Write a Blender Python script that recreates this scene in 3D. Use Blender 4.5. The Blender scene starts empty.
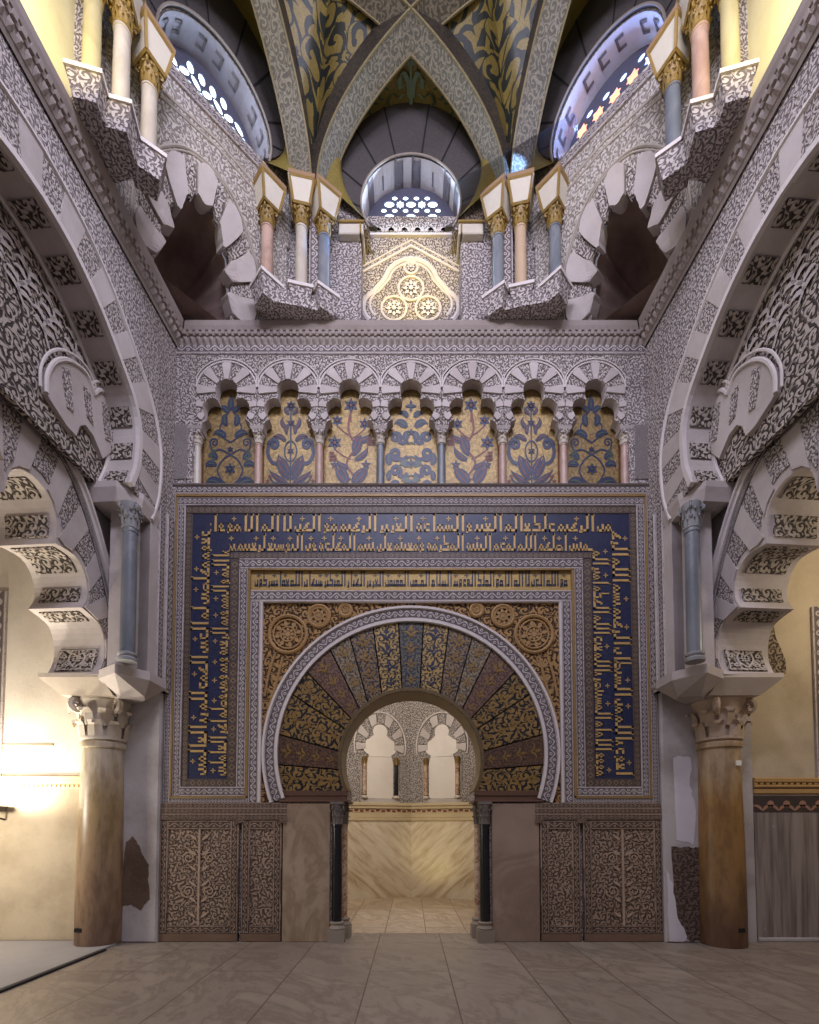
import bpy, bmesh, math, random
from mathutils import Vector, Matrix, geometry
PI = math.pi
sc = bpy.context.scene
COL = sc.collection
random.seed(7)

# ------------------------------------------------------------------ camera
F, D, HY, CX = 480.0, 6.0, 828.0, 411.0
TH = math.atan(F / 11620.0)
PY = HY - F * math.tan(TH)
CT, ST = math.cos(TH), math.sin(TH)
ZC = 1.3965
cam = bpy.data.objects.new('camera', bpy.data.cameras.new('camera'))
COL.objects.link(cam)
cam.location = (0, -D, ZC)
cam.rotation_euler = (PI / 2 + TH, 0, 0)
cam.data.sensor_fit = 'VERTICAL'
cam.data.sensor_height = 36.0
cam.data.lens = F / 1024.0 * 36.0
cam.data.shift_x = -1.5 / 1024.0
cam.data.shift_y = (PY - 512.0) / 1024.0
cam.data.clip_start = 0.05
sc.camera = cam

def ray(x, y):
    u = (x - CX) / F; v = (PY - y) / F
    return (u, CT - ST * v, ST + CT * v)
def at(x, y, Y=0.0):                       # measured point of the photograph on the plane Y
    r = ray(x, y); t = (D + Y) / r[1]
    return r[0] * t, ZC + r[2] * t
def zf(y, Y=0.0): return at(CX, y, Y)[1]
def xm(x, y, Y=0.0): return at(x, y, Y)[0]

# ------------------------------------------------------------------ mesh building
class Fr:
    """local frame: u along, v up, w outward"""
    def __init__(s, o, U, V, N):
        s.o = Vector(o); s.U = Vector(U).normalized(); s.V = Vector(V).normalized(); s.N = Vector(N).normalized()
    def __call__(s, u, v, w=0.0):
        return s.o + s.U * u + s.V * v + s.N * w
FB = Fr((0, 0, 0), (1, 0, 0), (0, 0, 1), (0, -1, 0))
K = 0.07
def side_frame(sx, off=3.03):
    return Fr((sx * off, 0, 0), (sx * K, -1, 0), (0, 0, 1), (-sx, -K, 0))

class MB:
    def __init__(s):
        s.v = []; s.f = []; s.uv = []; s.m = []; s.cur = 0
    def face(s, pts, uvs=None):
        n = len(s.v)
        s.v.extend([tuple(p) for p in pts])
        s.f.append(list(range(n, n + len(pts))))
        if not uvs:
            a, b = Vector(pts[1]) - Vector(pts[0]), Vector(pts[-1]) - Vector(pts[0])
            nz = a.cross(b).normalized().z
            uvs = [(p[0], p[1]) for p in pts] if abs(nz) > .75 else [(p[0] + p[1], p[2]) for p in pts]
        s.uv.append(uvs)
        s.m.append(s.cur)
    def plate(s, fr, outer, holes=(), w=0.0, t=0.05, back=False, uvk=1.0, uvo=(0, 0), side=None):
        loops = [[Vector((a, b, 0)) for a, b in outer]] + [[Vector((a, b, 0)) for a, b in h] for h in holes]
        flat = [p for l in loops for p in l]
        for tri in geometry.tessellate_polygon(loops):
            q = [flat[i] for i in tri]
            uv = [((p.x + uvo[0]) * uvk, (p.y + uvo[1]) * uvk) for p in q]
            s.face([fr(p.x, p.y, w) for p in q], uv)
            if back: s.face([fr(p.x, p.y, w - t) for p in reversed(q)], uv[::-1])
        old = s.cur
        if side is not None: s.cur = side
        if t:
            for l in loops:
                L = 0
                for i in range(len(l)):
                    a, b = l[i], l[(i + 1) % len(l)]
                    e = (b - a).length
                    s.face([fr(a.x, a.y, w), fr(b.x, b.y, w), fr(b.x, b.y, w - t), fr(a.x, a.y, w - t)],
                           [(L, 0), (L + e, 0), (L + e, t), (L, t)])
                    L += e
        s.cur = old
    def bar(s, fr, u0, u1, v0, v1, w0, w1, along='u', bevel=0.0):
        """box, uv of the front face runs along the bar in units of its width"""
        P = lambda a, b, c: fr(a, b, c)
        if along == 'u':
            W = max(abs(v1 - v0), 1e-4); q = [(u0 / W, 0), (u1 / W, 0), (u1 / W, 1), (u0 / W, 1)]
        elif along == 'v':
            W = max(abs(u1 - u0), 1e-4); q = [(v0 / W, 0), (v0 / W, 1), (v1 / W, 1), (v1 / W, 0)]
        else:
            q = [(u0, v0), (u1, v0), (u1, v1), (u0, v1)]
        b = bevel
        s.face([P(u0 + b, v0 + b, w1), P(u1 - b, v0 + b, w1), P(u1 - b, v1 - b, w1), P(u0 + b, v1 - b, w1)], q)
        c = [P(u0, v0, w0), P(u1, v0, w0), P(u1, v1, w0), P(u0, v1, w0)]
        wm = w1 - b
        d = [P(u0, v0, wm), P(u1, v0, wm), P(u1, v1, wm), P(u0, v1, wm)]
        e = [P(u0 + b, v0 + b, w1), P(u1 - b, v0 + b, w1), P(u1 - b, v1 - b, w1), P(u0 + b, v1 - b, w1)]
        for i in range(4):
            j = (i + 1) % 4
            s.face([c[i], c[j], d[j], d[i]], [(0, 0), ((c[j] - c[i]).length, 0), ((c[j] - c[i]).length, abs(w1 - w0)), (0, abs(w1 - w0))])
            if b: s.face([d[i], d[j], e[j], e[i]])
        s.face(c[::-1], q)
    def box(s, cx, cy, z0, z1, sx, sy, rot=0.0, top=1.0):
        """box standing at (cx,cy), half sizes sx,sy at the bottom, scaled by top at the top"""
        ca, sa = math.cos(rot), math.sin(rot)
        def R(a, b, z): return Vector((cx + a * ca - b * sa, cy + a * sa + b * ca, z))
        lo = [R(a * sx, b * sy, z0) for a, b in ((-1, -1), (1, -1), (1, 1), (-1, 1))]
        hi = [R(a * sx * top, b * sy * top, z1) for a, b in ((-1, -1), (1, -1), (1, 1), (-1, 1))]
        s.hexa(lo, hi)
    def hexa(s, lo, hi):
        n = len(lo)
        s.face(lo[::-1]); s.face(hi)
        for i in range(n):
            j = (i + 1) % n
            L = (Vector(lo[j]) - Vector(lo[i])).length; h = (Vector(hi[i]) - Vector(lo[i])).length
            s.face([lo[i], lo[j], hi[j], hi[i]], [(0, 0), (L, 0), (L, h), (0, h)])
    def lathe(s, cx, cy, prof, n=24, z0=0.0, cap=True):
        r = [[Vector((cx + a * math.cos(2 * PI * i / n), cy + a * math.sin(2 * PI * i / n), z0 + b)) for i in range(n)] for a, b in prof]
        for k in range(len(prof) - 1):
            for i in range(n):
                j = (i + 1) % n
                a = prof[k][0]
                s.face([r[k][i], r[k][j], r[k + 1][j], r[k + 1][i]],
                       [(2 * PI * i / n * a, prof[k][1]), (2 * PI * (i + 1) / n * a, prof[k][1]), (2 * PI * (i + 1) / n * a, prof[k + 1][1]), (2 * PI * i / n * a, prof[k + 1][1])])
        if cap:
            s.face(r[0][::-1]); s.face(r[-1])
    def tube(s, pts, rad, n=8, close=False):
        pts = [Vector(p) for p in pts]; N = len(pts)
        R = rad if hasattr(rad, '__len__') else [rad] * N
        rings = []; up = None
        for i in range(N):
            a = pts[i - 1] if (i or close) else pts[i]; b = pts[(i + 1) % N] if (i < N - 1 or close) else pts[i]
            t = (b - a).normalized()
            if up is None:
                up = Vector((0, 0, 1)) if abs(t.z) < .9 else Vector((1, 0, 0))
            x = t.cross(up).normalized(); y = x.cross(t).normalized(); up = y
            rings.append([pts[i] + x * R[i] * math.cos(2 * PI * k / n) + y * R[i] * math.sin(2 * PI * k / n) for k in range(n)])
        L = 0
        for i in range(N if close else N - 1):
            q = rings[(i + 1) % N]; e = (pts[(i + 1) % N] - pts[i]).length
            for k in range(n):
                m = (k + 1) % n
                s.face([rings[i][k], rings[i][m], q[m], q[k]], [(L, k / n), (L, (k + 1) / n), (L + e, (k + 1) / n), (L + e, k / n)])
            L += e
        if not close:
            s.face(rings[0][::-1]); s.face(rings[-1])
    def strip(s, fr, inner, outer, w1, w0, edges=True, unit=None):
        """band between two polylines of equal length; uv = (along/width, 0..1)"""
        L = 0.0
        W = unit or sum(math.hypot(a[0] - b[0], a[1] - b[1]) for a, b in zip(inner, outer)) / len(inner)
        for i in range(len(inner) - 1):
            a, b, c, d = inner[i], inner[i + 1], outer[i + 1], outer[i]
            m0 = ((a[0] + d[0]) / 2, (a[1] + d[1]) / 2); m1 = ((b[0] + c[0]) / 2, (b[1] + c[1]) / 2)
            e = math.hypot(m1[0] - m0[0], m1[1] - m0[1]) / W
            s.face([fr(*a, w1), fr(*b, w1), fr(*c, w1), fr(*d, w1)], [(L, 0), (L + e, 0), (L + e, 1), (L, 1)])
            if edges:
                s.face([fr(*a, w0), fr(*b, w0), fr(*b, w1), fr(*a, w1)], [(L, 0), (L + e, 0), (L + e, .2), (L, .2)])
                s.face([fr(*d, w1), fr(*c, w1), fr(*c, w0), fr(*d, w0)], [(L, 0), (L + e, 0), (L + e, .2), (L, .2)])
            L += e
        if edges:
            for i in (0, -1):
                s.face([fr(*inner[i], w0), fr(*inner[i], w1), fr(*outer[i], w1), fr(*outer[i], w0)])
    def ribbon(s, fn, pts, wd, w=0.004):
        """flat ribbon along 2D points, fn(u,v,w)->3D; wd a number or list"""
        N = len(pts); W = wd if hasattr(wd, '__len__') else [wd] * N
        le, ri = [], []
        for i in range(N):
            a = pts[max(i - 1, 0)]; b = pts[min(i + 1, N - 1)]
            dx, dy = b[0] - a[0], b[1] - a[1]; l = math.hypot(dx, dy) or 1e-9
            nx, ny = -dy / l * W[i] / 2, dx / l * W[i] / 2
            le.append((pts[i][0] + nx, pts[i][1] + ny)); ri.append((pts[i][0] - nx, pts[i][1] - ny))
        for i in range(N - 1):
            q = [ri[i], ri[i + 1], le[i + 1], le[i]]
            s.face([fn(a, b, w) for a, b in q], q)
    def poly(s, fn, pts, w=0.004):
        cx = sum(p[0] for p in pts) / len(pts); cy = sum(p[1] for p in pts) / len(pts)
        for i in range(len(pts)):
            a, b = pts[i], pts[(i + 1) % len(pts)]
            s.face([fn(*a, w), fn(*b, w), fn(cx, cy, w)], [a, b, (cx, cy)])
    def grid(s, fn, nu, nv, uvf=None):
        P = [[Vector(fn(i / nu, j / nv)) for j in range(nv + 1)] for i in range(nu + 1)]
        uvf = uvf or (lambda a, b: (a, b))
        for i in range(nu):
            for j in range(nv):
                s.face([P[i][j], P[i + 1][j], P[i + 1][j + 1], P[i][j + 1]],
                       [uvf(i / nu, j / nv), uvf((i + 1) / nu, j / nv), uvf((i + 1) / nu, (j + 1) / nv), uvf(i / nu, (j + 1) / nv)])
    def build(s, name, mats, parent=None, smooth=0.0):
        me = bpy.data.meshes.new(name)
        off = Vector((0, 0, 0))
        if parent is not None:
            q = parent
            while q is not None: off += q.location; q = q.parent
        me.from_pydata([(p[0] - off.x, p[1] - off.y, p[2] - off.z) for p in s.v], [], s.f)
        ul = me.uv_layers.new(name='UVMap')
        flat = [c for f in s.uv for uv in f for c in uv]
        ul.data.foreach_set('uv', flat)
        if not isinstance(mats, (list, tuple)): mats = [mats]
        for m in mats: me.materials.append(m)
        if len(mats) > 1: me.polygons.foreach_set('material_index', s.m)
        if smooth:
            bm = bmesh.new(); bm.from_mesh(me)
            bmesh.ops.remove_doubles(bm, verts=bm.verts, dist=1e-5)
            bm.to_mesh(me); bm.free()
            me.polygons.foreach_set('use_smooth', [True] * len(me.polygons))
            me.set_sharp_from_angle(angle=smooth)
        me.update()
        o = bpy.data.objects.new(name, me)
        COL.objects.link(o)
        if parent is not None: o.parent = parent
        return o

def thing(name, label, cat, loc=(0, 0, 0), group=None):
    o = bpy.data.objects.new(name, None); o.empty_display_size = .1
    COL.objects.link(o); o.location = loc
    return tag(o, label, cat, group)
def tag(o, label, cat, group=None):
    o['label'] = label; o['category'] = cat; o['kind'] = 'thing'
    if group: o['group'] = group
    return o
def struct(mb, name, mats, smooth=0.0):
    o = mb.build(name, mats, None, smooth); o['kind'] = 'structure'
    return o
def sub(name, parent):                       # an empty part that parents sub-parts
    o = bpy.data.objects.new(name, None); COL.objects.link(o); o.parent = parent
    return o

def arc(cx, cy, r, a0, a1, n=24, ry=None):
    return [(cx + r * math.cos(a0 + (a1 - a0) * i / n), cy + (ry or r) * math.sin(a0 + (a1 - a0) * i / n)) for i in range(n + 1)]
def lerp(a, b, t): return a + (b - a) * t
def spline(pts, n=6):
    """Catmull-Rom through 2D points"""
    P = [pts[0]] + list(pts) + [pts[-1]]; out = []
    for i in range(1, len(P) - 2):
        p0, p1, p2, p3 = P[i - 1], P[i], P[i + 1], P[i + 2]
        for k in range(n):
            t = k / n
            out.append(tuple(.5 * (2 * p1[c] + (p2[c] - p0[c]) * t + (2 * p0[c] - 5 * p1[c] + 4 * p2[c] - p3[c]) * t * t + (3 * p1[c] - p0[c] - 3 * p2[c] + p3[c]) * t ** 3) for c in range(len(p1))))
    out.append(tuple(pts[-1]))
    return out
def resample(pts, n):
    d = [0]
    for a, b in zip(pts, pts[1:]): d.append(d[-1] + math.dist(a, b))
    out = []; j = 0
    for i in range(n + 1):
        t = d[-1] * i / n
        while j < len(pts) - 2 and d[j + 1] < t: j += 1
        k = (t - d[j]) / ((d[j + 1] - d[j]) or 1)
        out.append(tuple(lerp(pts[j][c], pts[j + 1][c], k) for c in range(len(pts[0]))))
    return out

# ------------------------------------------------------------------ materials
def rgb(r, g, b):
    f = lambda c: ((c / 255 + .055) / 1.055) ** 2.4 if c > 10 else c / 255 / 12.92
    return (f(r), f(g), f(b), 1)

class NB:
    def __init__(s, name):
        s.mat = bpy.data.materials.new(name); s.mat.use_nodes = True
        s.nt = s.mat.node_tree; s.nt.nodes.clear()
        s.out = s.nt.nodes.new('ShaderNodeOutputMaterial')
        s.bs = s.nt.nodes.new('ShaderNodeBsdfPrincipled')
        s.nt.links.new(s.bs.outputs[0], s.out.inputs[0])
        s.tc = s.nt.nodes.new('ShaderNodeTexCoord')
        s.uv = s.tc.outputs['UV']; s.ob = s.tc.outputs['Object']
        g = s.nt.nodes.new('ShaderNodeNewGeometry'); s.pos = g.outputs['Position']
    def L(s, a, b): s.nt.links.new(a, b)
    def put(s, inp, v):
        if hasattr(v, 'links') or hasattr(v, 'is_linked'): s.L(v, inp)
        elif v is not None: inp.default_value = v
    def m(s, op, a, b=None, c=None, clamp=False):
        n = s.nt.nodes.new('ShaderNodeMath'); n.operation = op; n.use_clamp = clamp
        s.put(n.inputs[0], a); s.put(n.inputs[1], b); s.put(n.inputs[2], c)
        return n.outputs[0]
    def vm(s, op, a, b=None, scale=None):
        n = s.nt.nodes.new('ShaderNodeVectorMath'); n.operation = op
        s.put(n.inputs[0], a); s.put(n.inputs[1], b)
        if scale is not None: n.inputs['Scale'].default_value = scale
        return n.outputs[0]
    def sep(s, v):
        n = s.nt.nodes.new('ShaderNodeSeparateXYZ'); s.L(v, n.inputs[0]); return n.outputs
    def comb(s, x, y, z=0.0):
        n = s.nt.nodes.new('ShaderNodeCombineXYZ')
        s.put(n.inputs[0], x); s.put(n.inputs[1], y); s.put(n.inputs[2], z); return n.outputs[0]
    def noise(s, v, scale, detail=2.0, rough=.5, dist=0.0, out='Fac'):
        n = s.nt.nodes.new('ShaderNodeTexNoise'); s.L(v, n.inputs['Vector'])
        n.inputs['Scale'].default_value = scale; n.inputs['Detail'].default_value = detail
        n.inputs['Roughness'].default_value = rough; n.inputs['Distortion'].default_value = dist
        return n.outputs[out]
    def vor(s, v, scale, feature='F1', rand=1.0, out='Distance'):
        n = s.nt.nodes.new('ShaderNodeTexVoronoi'); s.L(v, n.inputs['Vector']); n.feature = feature
        n.inputs['Scale'].default_value = scale; n.inputs['Randomness'].default_value = rand
        return n.outputs[out]
    def step(s, x, a, b):
        n = s.nt.nodes.new('ShaderNodeMapRange'); n.interpolation_type = 'SMOOTHSTEP'
        s.put(n.inputs[0], x); n.inputs[1].default_value = a; n.inputs[2].default_value = b
        return n.outputs[0]
    def mix(s, f, a, b, mode='MIX'):
        n = s.nt.nodes.new('ShaderNodeMix'); n.data_type = 'RGBA'; n.blend_type = mode
        s.put(n.inputs[0], f); s.put(n.inputs[6], a); s.put(n.inputs[7], b)
        return n.outputs[2]
    def ramp(s, f, els, interp='LINEAR'):
        n = s.nt.nodes.new('ShaderNodeValToRGB'); s.put(n.inputs[0], f); n.color_ramp.interpolation = interp
        cr = n.color_ramp.elements
        while len(cr) < len(els): cr.new(.5)
        for e, (p, c) in zip(cr, els): e.position = p; e.color = c
        return n.outputs[0]
    def bump(s, h, strength=.5, dist=.02, normal=None):
        n = s.nt.nodes.new('ShaderNodeBump'); s.L(h, n.inputs['Height'])
        n.inputs['Strength'].default_value = strength; n.inputs['Distance'].default_value = dist
        if normal: s.L(normal, n.inputs['Normal'])
        return n.outputs[0]
    def fin(s, col, rough=.8, normal=None, metal=None, spec=None):
        s.put(s.bs.inputs['Base Color'], col); s.put(s.bs.inputs['Roughness'], rough)
        if normal: s.L(normal, s.bs.inputs['Normal'])
        if metal is not None: s.put(s.bs.inputs['Metallic'], metal)
        if spec is not None: s.bs.inputs['Specular IOR Level'].default_value = spec
        return s.mat
    def scroll(s, v, scale, lines=3.2):
        """height 0..1: a scroll curling in every cell, leaves between the scrolls"""
        q = s.vm('SCALE', v, scale=scale)
        q = s.vm('ADD', q, s.vm('SCALE', s.noise(q, 1.3, 1, out='Color'), scale=.5))
        n = s.nt.nodes.new('ShaderNodeTexVoronoi'); n.voronoi_dimensions = '2D'; s.L(q, n.inputs['Vector'])
        n.inputs['Scale'].default_value = 1.0; n.inputs['Randomness'].default_value = .75
        d = s.vm('SUBTRACT', q, n.outputs['Position'])
        x, y, _ = s.sep(d); r = n.outputs['Distance']
        sg = s.m('SIGN', s.m('SUBTRACT', s.sep(n.outputs['Color'])[0], .5))
        th = s.m('MULTIPLY', s.m('ARCTAN2', y, x), sg)
        a = s.m('SINE', s.m('MULTIPLY_ADD', r, 2 * PI * lines, th))
        a = s.step(a, -.72, -.05)
        b = s.m('SINE', s.m('MULTIPLY_ADD', r, 10.0, s.m('MULTIPLY', th, 6.0)))
        b = s.step(b, -.6, .2)
        f = s.step(r, .40, .46)
        ring = s.step(s.m('ABSOLUTE', s.m('SUBTRACT', r, .41)), .02, .05)
        h = s.m('ADD', s.m('MULTIPLY', a, s.m('SUBTRACT', 1.0, f)), s.m('MULTIPLY', b, f))
        return s.m('MULTIPLY', h, s.m('MULTIPLY_ADD', ring, .6, .4))

def stain(nb, col, amount=.35, scale=1.2, tint=(.55, .5, .45, 1)):
    f = nb.step(nb.noise(nb.pos, scale, 5, .6), .35, .75)
    return nb.mix(nb.m('MULTIPLY', f, amount), col, tint, 'MULTIPLY')

def m_plain(name, col, var=.25, rough=.85, bump=.15):
    nb = NB(name)
    c = stain(nb, col, var, 1.7)
    h = nb.noise(nb.pos, 26, 5, .65)
    c = nb.mix(nb.m('MULTIPLY', nb.step(h, .5, .75), .25), c, (.72, .68, .64, 1), 'MULTIPLY')
    return nb.fin(c, rough, nb.bump(h, bump, .02))
def m_carved(name, hi, lo, scale=6.0, lines=3.2, depth=.02, strength=.9, var=.3, rough=.85):
    nb = NB(name)
    h = nb.scroll(nb.uv, scale, lines)
    c = nb.mix(h, lo, hi)  # recesses darker than ridges: shade of the carving put into the colour
    c = stain(nb, c, var, 1.3)
    return nb.fin(c, rough, nb.bump(h, strength, depth))
def m_band(name, hi, lo, strength=.9, depth=.012, period=1.5):
    """running vine border: uv = (along/width, across)"""
    nb = NB(name)
    x, y, _ = nb.sep(nb.uv)
    ph = nb.m('MULTIPLY', x, 2 * PI / period)
    v0 = nb.m('MULTIPLY_ADD', nb.m('SINE', ph), .2, .5)
    stem = nb.step(nb.m('ABSOLUTE', nb.m('SUBTRACT', y, v0)), .13, .06)
    xm_ = nb.m('SUBTRACT', nb.m('FLOORED_MODULO', nb.m('SUBTRACT', x, period / 4), period / 2), period / 4)
    sg = nb.m('SIGN', nb.m('SINE', ph))
    yl = nb.m('SUBTRACT', nb.m('SUBTRACT', y, .5), nb.m('MULTIPLY', sg, -.16))
    xl = nb.m('SUBTRACT', nb.m('FLOORED_MODULO', x, period / 2), period / 4)
    r = nb.m('SQRT', nb.m('ADD', nb.m('MULTIPLY', xl, xl), nb.m('MULTIPLY', yl, yl)))
    leaf = nb.m('MULTIPLY', nb.step(r, .2, .14), nb.step(r, .03, .07))
    e = nb.m('ABSOLUTE', nb.m('SUBTRACT', y, .5))
    edge = nb.step(e, .38, .42)
    h = nb.m('MAXIMUM', nb.m('MAXIMUM', stem, leaf), edge)
    n = nb.noise(nb.pos, 60, 2)
    h2 = nb.m('MULTIPLY', h, nb.step(n, .25, .45))
    c = stain(nb, nb.mix(h2, lo, hi), .3, 1.3)  # shade between stems and leaves painted in as the low tone
    return nb.fin(c, .85, nb.bump(h2, strength, depth))
def m_mosaic(name, bg, fg, scale=7, lines=2.6, metal=.0, rough=.42, invert=False, var=.35):
    """glass tesserae: small cells, a scroll pattern of two colours"""
    nb = NB(name)
    h = nb.scroll(nb.uv, scale, lines)
    cell = nb.vor(nb.pos, 95, out='Color'); cr = nb.sep(cell)[0]
    c = nb.mix(nb.step(h, .35, .6), bg, fg)
    c = nb.mix(nb.m('MULTIPLY', cr, .5), c, (.35, .35, .35, 1), 'MULTIPLY')
    c = stain(nb, c, var, 2.2)
    return nb.fin(c, rough, nb.bump(cr, .25, .01), metal)
def m_tess(name, col, col2=None, rough=.4, metal=0.0, var=.3):
    nb = NB(name)
    cell = nb.vor(nb.pos, 90, out='Color'); r_, g_, b_ = nb.sep(cell)
    c = nb.mix(nb.m('MULTIPLY', r_, .55), col, col2 or (.4, .4, .4, 1), 'MIX' if col2 else 'MULTIPLY')
    c = stain(nb, c, var, 1.6)
    return nb.fin(c, rough, nb.bump(g_, .3, .01), metal)
def m_border(name, base, d1, d2):
    """mosaic border of small lozenges, uv=(along/width, across)"""
    nb = NB(name)
    x, y, _ = nb.sep(nb.uv)
    a = nb.m('ABSOLUTE', nb.m('SUBTRACT', nb.m('FRACT', nb.m('MULTIPLY', x, 1.2)), .5))
    b = nb.m('ABSOLUTE', nb.m('SUBTRACT', y, .5))
    s_ = nb.m('ADD', a, b)
    c = nb.mix(nb.step(s_, .42, .36), base, d1)
    c = nb.mix(nb.step(s_, .22, .16), c, d2)
    cr = nb.sep(nb.vor(nb.pos, 110, out='Color'))[0]
    c = nb.mix(nb.m('MULTIPLY', cr, .6), c, (.3, .3, .3, 1), 'MULTIPLY')
    c = stain(nb, c, .3, 2)
    return nb.fin(c, .5, nb.bump(cr, .2, .01))
def m_marble(name, base, vein, scale=1.0, rough=.35, amt=.6, rot=(.9, .5, 1)):
    nb = NB(name)
    v = nb.vm('MULTIPLY', nb.pos, rot)
    n = nb.noise(v, 1.3 * scale, 6, .62, 1.4)
    vv = nb.m('ABSOLUTE', nb.m('SUBTRACT', n, .5))
    f = nb.m('MULTIPLY', nb.step(vv, .09, .0), amt)
    n2 = nb.step(nb.noise(nb.pos, .9 * scale, 4, .6), .35, .7)
    c = nb.mix(f, nb.mix(nb.m('MULTIPLY', n2, .5), base, vein), vein)
    h = nb.noise(nb.pos, 14, 4, .6)
    return nb.fin(c, nb.m('MULTIPLY_ADD', h, .3, rough - .1), nb.bump(h, .06, .02))
def m_emit(name, col, strength):
    nb = NB(name)
    nb.bs.inputs['Emission Color'].default_value = col
    n = nb.noise(nb.pos, 3.0, 3, .6)
    nb.L(nb.m('MULTIPLY_ADD', n, strength * .8, strength * .6), nb.bs.inputs['Emission Strength'])
    return nb.fin(col, .3)
# ------------------------------------------------------------------ the palette
ST_PLAIN = m_plain('stucco plain', rgb(194, 184, 178), .5)
ST_CARVE = m_carved('stucco carved', rgb(196, 186, 180), rgb(112, 102, 100), 11.0, 2.4, .012)
ST_FINE = m_carved('stucco fine carving', rgb(196, 186, 178), rgb(102, 92, 88), 12.5, 2.2, .012)
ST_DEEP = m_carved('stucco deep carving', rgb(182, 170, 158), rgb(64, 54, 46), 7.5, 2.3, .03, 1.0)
ST_BAND = m_band('stucco vine border', rgb(192, 182, 178), rgb(104, 94, 92), period=1.15)
ST_EDGE = m_plain('stucco fillet', rgb(215, 206, 200), .2)
DADO = m_carved('carved dado', rgb(160, 138, 116), rgb(80, 62, 50), 9.5, 2.6, .012)
DADO_B = m_band('carved dado border', rgb(158, 136, 116), rgb(78, 60, 48))
WHITEWASH = m_plain('whitewashed pier', rgb(186, 180, 176), .8, .9, .3)
CORN = m_plain('cornice stone', rgb(160, 148, 140), .45)
CORN_D = m_plain('cornice hollow', rgb(96, 82, 74), .3)
GILT = m_tess('gilded fillet', rgb(158, 128, 76), rgb(112, 86, 50), .45, .15)
GOLD = m_tess('gold mosaic', rgb(196, 166, 98), rgb(140, 110, 60), .42, .2)
GOLD_DK = m_tess('dark gold mosaic', rgb(150, 118, 58), rgb(96, 70, 34), .4, .25)
NAVY = m_tess('navy mosaic', rgb(34, 42, 78), rgb(20, 22, 40), .4)
NAVY_IN = m_tess('navy inlay', rgb(46, 54, 84), rgb(24, 30, 50), .4)
GREEN_IN = m_tess('green inlay', rgb(74, 92, 82), rgb(34, 48, 48), .4)
RED_IN = m_tess('red brown inlay', rgb(128, 62, 48), rgb(84, 40, 32), .4)
CREAM_IN = m_tess('cream inlay', rgb(222, 196, 132), rgb(186, 150, 84), .4)
BROWN_B = m_border('brown mosaic border', rgb(92, 76, 66), rgb(138, 118, 92), rgb(74, 56, 50))
SPAN = m_carved('gilded carved spandrel', rgb(172, 134, 82), rgb(62, 42, 26), 7.5, 2.6, .02, 1.0)
SPAN_R = m_plain('gilded carving', rgb(168, 132, 82), .3, .6)
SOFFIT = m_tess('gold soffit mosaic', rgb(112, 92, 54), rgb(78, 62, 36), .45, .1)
V_NAVY = m_mosaic('navy voussoir', rgb(40, 44, 64), rgb(112, 106, 86), 9)
V_GOLD = m_mosaic('gold voussoir', rgb(50, 44, 42), rgb(190, 158, 92), 8.5, 2.4, .1)
V_SLATE = m_mosaic('slate voussoir', rgb(50, 46, 56), rgb(146, 120, 82), 8.5)
V_PALE = m_mosaic('pale voussoir', rgb(84, 74, 64), rgb(156, 138, 106), 9)
V_RED = m_mosaic('red voussoir', rgb(84, 54, 46), rgb(128, 98, 74), 9.5, 2.6)
V_DARK = m_mosaic('dark voussoir', rgb(24, 22, 24), rgb(156, 124, 66), 6.5, 2.2, .1)
V_BROWN = m_mosaic('brown voussoir', rgb(70, 48, 38), rgb(110, 80, 52), 9, 2.4)
RUST = m_plain('rust brown moulding', rgb(96, 66, 48), .4, .6)
SLAB_L = m_marble('warm marble slab', rgb(172, 152, 126), rgb(128, 104, 78), .9, .35, .55, (1.4, 1, .6))
SLAB_R = m_marble('grey marble slab', rgb(160, 138, 118), rgb(104, 84, 66), .7, .4, .4)
CREAM_M = None
BLACK_M = m_marble('black marble', rgb(16, 16, 18), rgb(34, 34, 36), 4, .18, .3)
RED_M = m_marble('red breccia', rgb(132, 84, 58), rgb(214, 190, 160), 6, .3, .7)
BLUE_M = m_marble('blue grey marble', rgb(100, 105, 112), rgb(146, 148, 150), 1.2, .35, .4, (1, 1, .4))
PINK_M = m_marble('rose marble', rgb(190, 160, 142), rgb(150, 116, 100), 2, .35, .4, (1, 1, .4))
WHITE_M = m_marble('white marble', rgb(206, 196, 178), rgb(168, 156, 140), 1.5, .35, .35, (1, 1, .5))
YEL_M = m_marble('honey marble', rgb(190, 178, 134), rgb(156, 144, 100), 1.5, .35, .4, (1, 1, .4))
CAPW = m_plain('carved capital marble', rgb(206, 194, 176), .35, .7)
CAPB = m_plain('carved capital grey', rgb(150, 150, 150), .4, .7)
OLDGOLD = m_plain('old gilt', rgb(150, 122, 62), .5, .4, .4)
BOXW = m_plain('white panel', rgb(206, 198, 180), .3, .7)
DARKP = m_tess('dark painted vault', rgb(80, 74, 72), rgb(54, 50, 48), .7)
DARKJ = m_plain('dark joint', rgb(26, 23, 22), .2)
RIBM = m_mosaic('rib side mosaic', rgb(72, 62, 48), rgb(48, 44, 42), 8, 2.6)
RIBS = m_mosaic('rib soffit mosaic', rgb(150, 142, 122), rgb(108, 102, 88), 8, 2.6)
RIBE = m_tess('rib edge', rgb(132, 118, 80), rgb(98, 86, 56), .5, .1)
WEB = m_tess('vault gold mosaic', rgb(144, 126, 62), rgb(98, 86, 42), .45, .15)
WEBD = m_mosaic('vault vine mosaic', rgb(36, 40, 33), rgb(128, 110, 52), 3.6, 1.8, .1)
WEB_IN = m_tess('vault dark green inlay', rgb(40, 50, 42), rgb(26, 30, 28), .45)
WEB_LT = m_tess('vault pale green inlay', rgb(118, 140, 110), rgb(90, 108, 90), .45)
OCHRE = m_plain('cream plaster', rgb(222, 212, 196), .4, .9, .12)
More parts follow.
